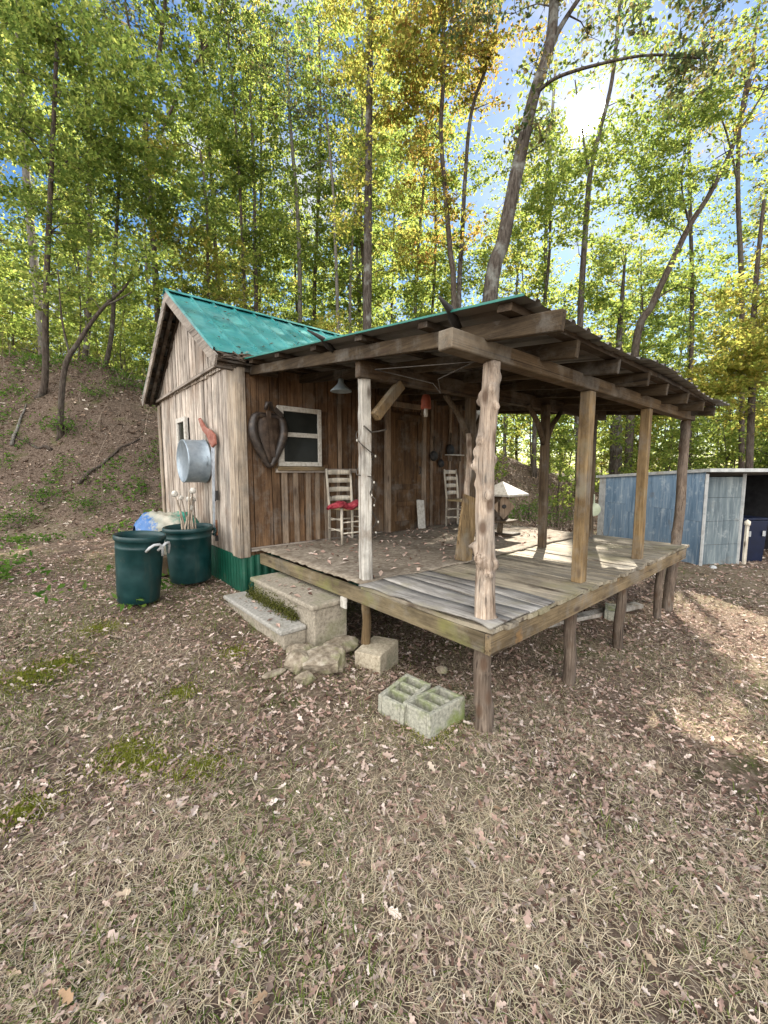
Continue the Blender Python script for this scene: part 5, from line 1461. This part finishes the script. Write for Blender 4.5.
T(745, 16, [(742, 300), (738, 200), (740, 120), (752, 60), (760, 0)], name='bare_tree', r0=.10, r1=.03,
  forks=[([at(739, 190, 16), at(722, 120, 16), at(690, 80, 16)], .04, .012), ([at(740, 130, 16), at(765, 90, 16), at(790, 40, 16)], .04, .012)],
  blobs=[B(745, 90, 16, 2.2, 2.4, 34, 16), B(700, 90, 16, 1.8, 1.6, 18, 16)], leaf=LF['orange'], bark=M['bark_dark'], label='nearly bare dark tree in the upper right corner', seed=15)
T(205, 15, [(206, 330), (208, 280), (206, 200), (200, 150)], name='yellow_tree', r0=.07, r1=.03,
  blobs=[B(145, 150, 15, 1.3, .8, 14, 46), B(190, 250, 15, 2.0, 1.2, 24, 44), B(230, 290, 15, 1.6, .8, 14, 40)], leaf=LF['yellow'], bark=M['bark_dark'], label='slight tree with a yellow patch of leaves left of the cabin ridge', seed=16)
T(110, 14, [(112, 330), (116, 240), (120, 160), (122, 90)], name='broad_tree', r0=.08, r1=.03,
  blobs=[B(110, 190, 14, 2.2, 1.6, 34, 52), B(170, 200, 14, 1.8, 1.4, 24, 50), B(90, 60, 14, 2.2, 1.2, 24, 50)], leaf=LF['green'], bark=M['bark'], label='broad green tree between the bank and the cabin gable', seed=17)

T(85, 17, [(88, 330), (90, 200), (86, 90), (82, -20)], name='tall_tree', r0=.12, r1=.05,
  blobs=[B(70, 20, 17, 3.0, 1.8, 40, 44), B(20, 90, 17, 2.6, 1.8, 30, 44), B(110, 150, 17, 2.4, 1.8, 28, 40)], leaf=LF['yellowgreen'], bark=M['bark'], label='tall tree behind the broad green tree left of the cabin', seed=18)
T(300, 19, [(300, 320), (298, 220), (290, 120), (286, 40)], name='tall_tree', r0=.12, r1=.05,
  blobs=[B(295, 130, 19, 2.8, 2.4, 40, 40), B(250, 60, 19, 2.4, 1.8, 24, 30), B(310, 230, 19, 2.0, 1.8, 24, 40)], leaf=LF['green'], bark=M['bark_pale'], label='tall green tree between the slim dark tree and the pale trunks', seed=19)
T(545, 19, [(545, 320), (546, 240), (550, 150), (556, 60)], name='tall_tree', r0=.10, r1=.05,
  blobs=[B(540, 260, 19, 2.2, 2.0, 34, 46), B(470, 270, 19, 2.4, 1.6, 30, 44), B(540, 140, 19, 2.2, 1.8, 20, 36)], leaf=LF['yellowgreen'], bark=M['bark_pale'], label='slim tree just right of the leaning trunk above the porch roof', seed=20)
T(690, 19, [(690, 400), (692, 300), (690, 200), (688, 100)], name='tall_tree', r0=.12, r1=.05,
  blobs=[B(690, 280, 19, 2.6, 2.0, 36, 46), B(640, 380, 19, 2.4, 1.6, 30, 46), B(730, 200, 19, 2.2, 1.6, 20, 36)], leaf=LF['green'], bark=M['bark_dark'], label='upright green tree behind the far corner of the porch roof', seed=21)
T(415, 18, [(415, 320), (418, 250), (424, 180), (428, 90)], name='tall_tree', r0=.09, r1=.04,
  blobs=[B(410, 270, 18, 1.8, 1.6, 26, 44), B(400, 150, 18, 2.0, 1.8, 24, 40), B(470, 170, 18, 1.8, 1.8, 20, 36)], leaf=LF['yellowgreen'], bark=M['bark'], label='slim tree between the straight golden tree and the twisted rusty one', seed=22)

# woodland behind: a few kinds, copied
protos = []
for k in range(9):
    rr = random.Random(100 + k); H = rr.uniform(12, 19); ln = rr.uniform(-.6, .6)
    kind = ['yellowgreen', 'green', 'yellowgreen', 'yellow', 'green', 'yellowgreen', 'grey', 'green', 'yellowgreen'][k]
    base = Vector((200 + 20 * k, -300, 0))
    tr = [base, base + Vector((ln * .3, .1, H * .3)), base + Vector((ln * .8, -.2, H * .65)), base + Vector((ln * 1.3, .1, H))]
    lo = .18 if k % 3 == 0 else .34
    bl = [(base + Vector((ln * f_ + rr.uniform(-.6, .6), rr.uniform(-.6, .6), H * f_)), (2.1 * (1.1 - .3 * f_), 2.1 * (1.1 - .3 * f_), 1.4), 12, 60) for f_ in np.linspace(lo, 1.0, 8)]
    protos.append(make_tree('woodland_tree', tr, rr.uniform(.07, .14), .03, bl, LF[kind], M[['bark', 'bark_dark', 'bark_pale'][k % 3]], 'thin trunked tree deep in the woods beyond the bank', 300 + k, lsize=.17, group='background woodland trees'))
# low saplings for the understorey
saps = []
for k in range(5):
    rr = random.Random(500 + k); H = rr.uniform(2.8, 5.5); base = Vector((200 + 20 * k, -340, 0))
    tr = [base, base + Vector((rr.uniform(-.2, .2), .1, H * .5)), base + Vector((rr.uniform(-.5, .5), -.1, H))]
    bl = [(base + Vector((rr.uniform(-.4, .4), rr.uniform(-.4, .4), H * f_)), (1.0, 1.0, .6), 8, 46) for f_ in np.linspace(.3, 1.0, 4)]
    saps.append(make_tree('woodland_sapling', tr, .03, .01, bl, LF[['yellowgreen', 'green', 'yellow', 'yellowgreen', 'yellowgreen'][k]], M['bark_dark'], 'low leafy sapling in the understorey beyond the bank', 520 + k, lsize=.15, group='understorey saplings'))


def put(proto, first, x, y, rz, sc):
    if first: t = proto
    else:
        t = proto.copy(); COL.objects.link(t)
        for ch in list(proto.children):
            c = ch.copy(); COL.objects.link(c); c.parent = t
    t.location = (x, y, g1(x, y) - .1); t.rotation_euler = (0, 0, rz); t.scale = (sc, sc, sc)


placed = []
rr = random.Random(77)


def try_spot(umin, umax, mind):
    for _ in range(60):
        u = umin + (umax - umin) * rr.random() ** .8; v = u * rr.uniform(-1.12, 1.12)
        x, y = CAM.x + u * FH.x + v * CR.x, CAM.y + u * FH.y + v * CR.y
        if any((x - a) ** 2 + (y - b) ** 2 < mind ** 2 for a, b in placed): continue
        if -1.5 < x < 6 and -1 < y < 8.5: continue
        if 6 < x < 12.5 and -4 < y < 5: continue
        placed.append((x, y)); return x, y
    return None


# rays of the carved openings must stay clear: skip spots whose crown would stand in the sun's line to the camera
def blocks_sun(x, y):
    s2 = Vector((SUN.x, SUN.y, 0)).normalized()
    for q, r_ in CARVE:
        d = Vector((x - q[0], y - q[1], 0)); t = d.dot(s2)
        if 0 < t < 27 and (d - s2 * t).length < 2.6 + r_: return True
    return False


cnt = 0
for i in range(58):
    s = try_spot(16, 36, 1.7)
    if s is None: continue
    if blocks_sun(*s):
        k = cnt % 9; H = rr.uniform(11, 16); ln = rr.uniform(-.6, .6); base = Vector((s[0], s[1], g1(*s) - .1))
        tr = [base, base + Vector((ln * .3, .1, H * .3)), base + Vector((ln * .8, -.2, H * .65)), base + Vector((ln * 1.3, .1, H))]
        bl = [(base + Vector((ln * f_ + rr.uniform(-.6, .6), rr.uniform(-.6, .6), H * f_)), (2.1 * (1.1 - .3 * f_), 2.1 * (1.1 - .3 * f_), 1.4), 11, 52) for f_ in np.linspace(.25, 1.0, 7)]
        make_tree('woodland_tree', tr, rr.uniform(.07, .14), .03, bl, LF[['yellowgreen', 'green', 'yellow'][i % 3]], M[['bark', 'bark_dark', 'bark_pale'][i % 3]], 'thin trunked tree deep in the woods beyond the bank', 700 + i, lsize=.17, group='background woodland trees')
        continue
    put(protos[cnt % 9], cnt < 9, s[0], s[1], rr.uniform(0, 6.28), rr.uniform(.85, 1.3)); cnt += 1
cnt = 0
for i in range(95):
    s = try_spot(13.5, 27, 1.0)
    if s is None: continue
    put(saps[cnt % 5], cnt < 5, s[0], s[1], rr.uniform(0, 6.28), rr.uniform(.8, 1.35)); cnt += 1

# shrubs on the bank
shp = None
for i, (px, py, u, sc) in enumerate(((62, 405, 11, 1.0), (95, 400, 12, .8), (40, 455, 9.3, .9), (15, 470, 8.6, .8), (85, 465, 9.2, .7), (120, 380, 12.6, .7), (505, 470, 12.3, .9), (560, 460, 12.6, 1.0), (530, 455, 13, 1.1))):
    q = at(px, py, u)
    if shp is None:
        b0 = Vector((200, -380, 0))
        shp = make_tree('bank_shrub', [b0, b0 + Vector((.03, 0, .2)), b0 + Vector((0, .05, .5))], .012, .005, [(b0 + Vector((0, 0, .4)), (.5, .5, .28), 16, 22)], LF['herb'], M['bark_dark'], 'small leafy green shrub growing on the leafy bank', 900, lsize=.075, cat='shrub', group='shrubs on the bank')
        put(shp, True, q.x, q.y, 0, sc)
    else: put(shp, False, q.x, q.y, i * 1.3, sc)

# far wood reading as one mass
n = 150000
u = 28 + 45 * rng.random(n) ** 1.2; v = u * rng.uniform(-1.25, 1.25, n)
x = CAM.x + u * FH.x + v * CR.x; y = CAM.y + u * FH.y + v * CR.y
zz = gz(x, y, False) + 15 * rng.random(n) ** 1.3 * (.6 + .8 * fbm(x * .12, y * .12, 90))
P = np.stack([x, y, zz], 1); k = fbm(x * .35 + zz * .5, y * .35 - zz * .3, 95) > .40; P = P[k]; P = P[carve(P)]; n = len(P)
V1, F1 = kites(P, rng.uniform(.15, .36, n), rng.uniform(.10, .22, n), rng, .4)
o = np_mesh('far_woods', V1, F1, LF['yellowgreen']); set_props(o, 'far sunlit woods closing the view behind the tree trunks', 'woods', kind='stuff')
# fallen branches on the bank
for i, (px, py, u, a, L) in enumerate(((110, 440, 10.5, .4, 1.6), (30, 430, 10.8, 2.2, 1.3), (18, 410, 11.2, 1.2, 1.0))):
    q = at(px, py, u); z = g1(q.x, q.y); mb = MB(); d = Vector((math.cos(a), math.sin(a), 0)); pts = []
    for j in range(7):
        p_ = Vector((q.x, q.y, 0)) + d * L * (j / 6 - .5); pts.append((p_.x, p_.y, g1(p_.x, p_.y) + .05 + .04 * math.sin(j * 2.1)))
    mb.tube(pts, [.045 - .005 * j for j in range(7)], 7); o = mb.build('fallen_branch', M['bark_pale'] if i == 2 else M['bark_dark'], None, org=(q.x, q.y, z))
    set_props(o, ['dark fallen branch lying on the bank nearest the cabin', 'dark fallen branch farther left on the bank', 'pale dead branch at the left edge of the bank'][i], 'branch')
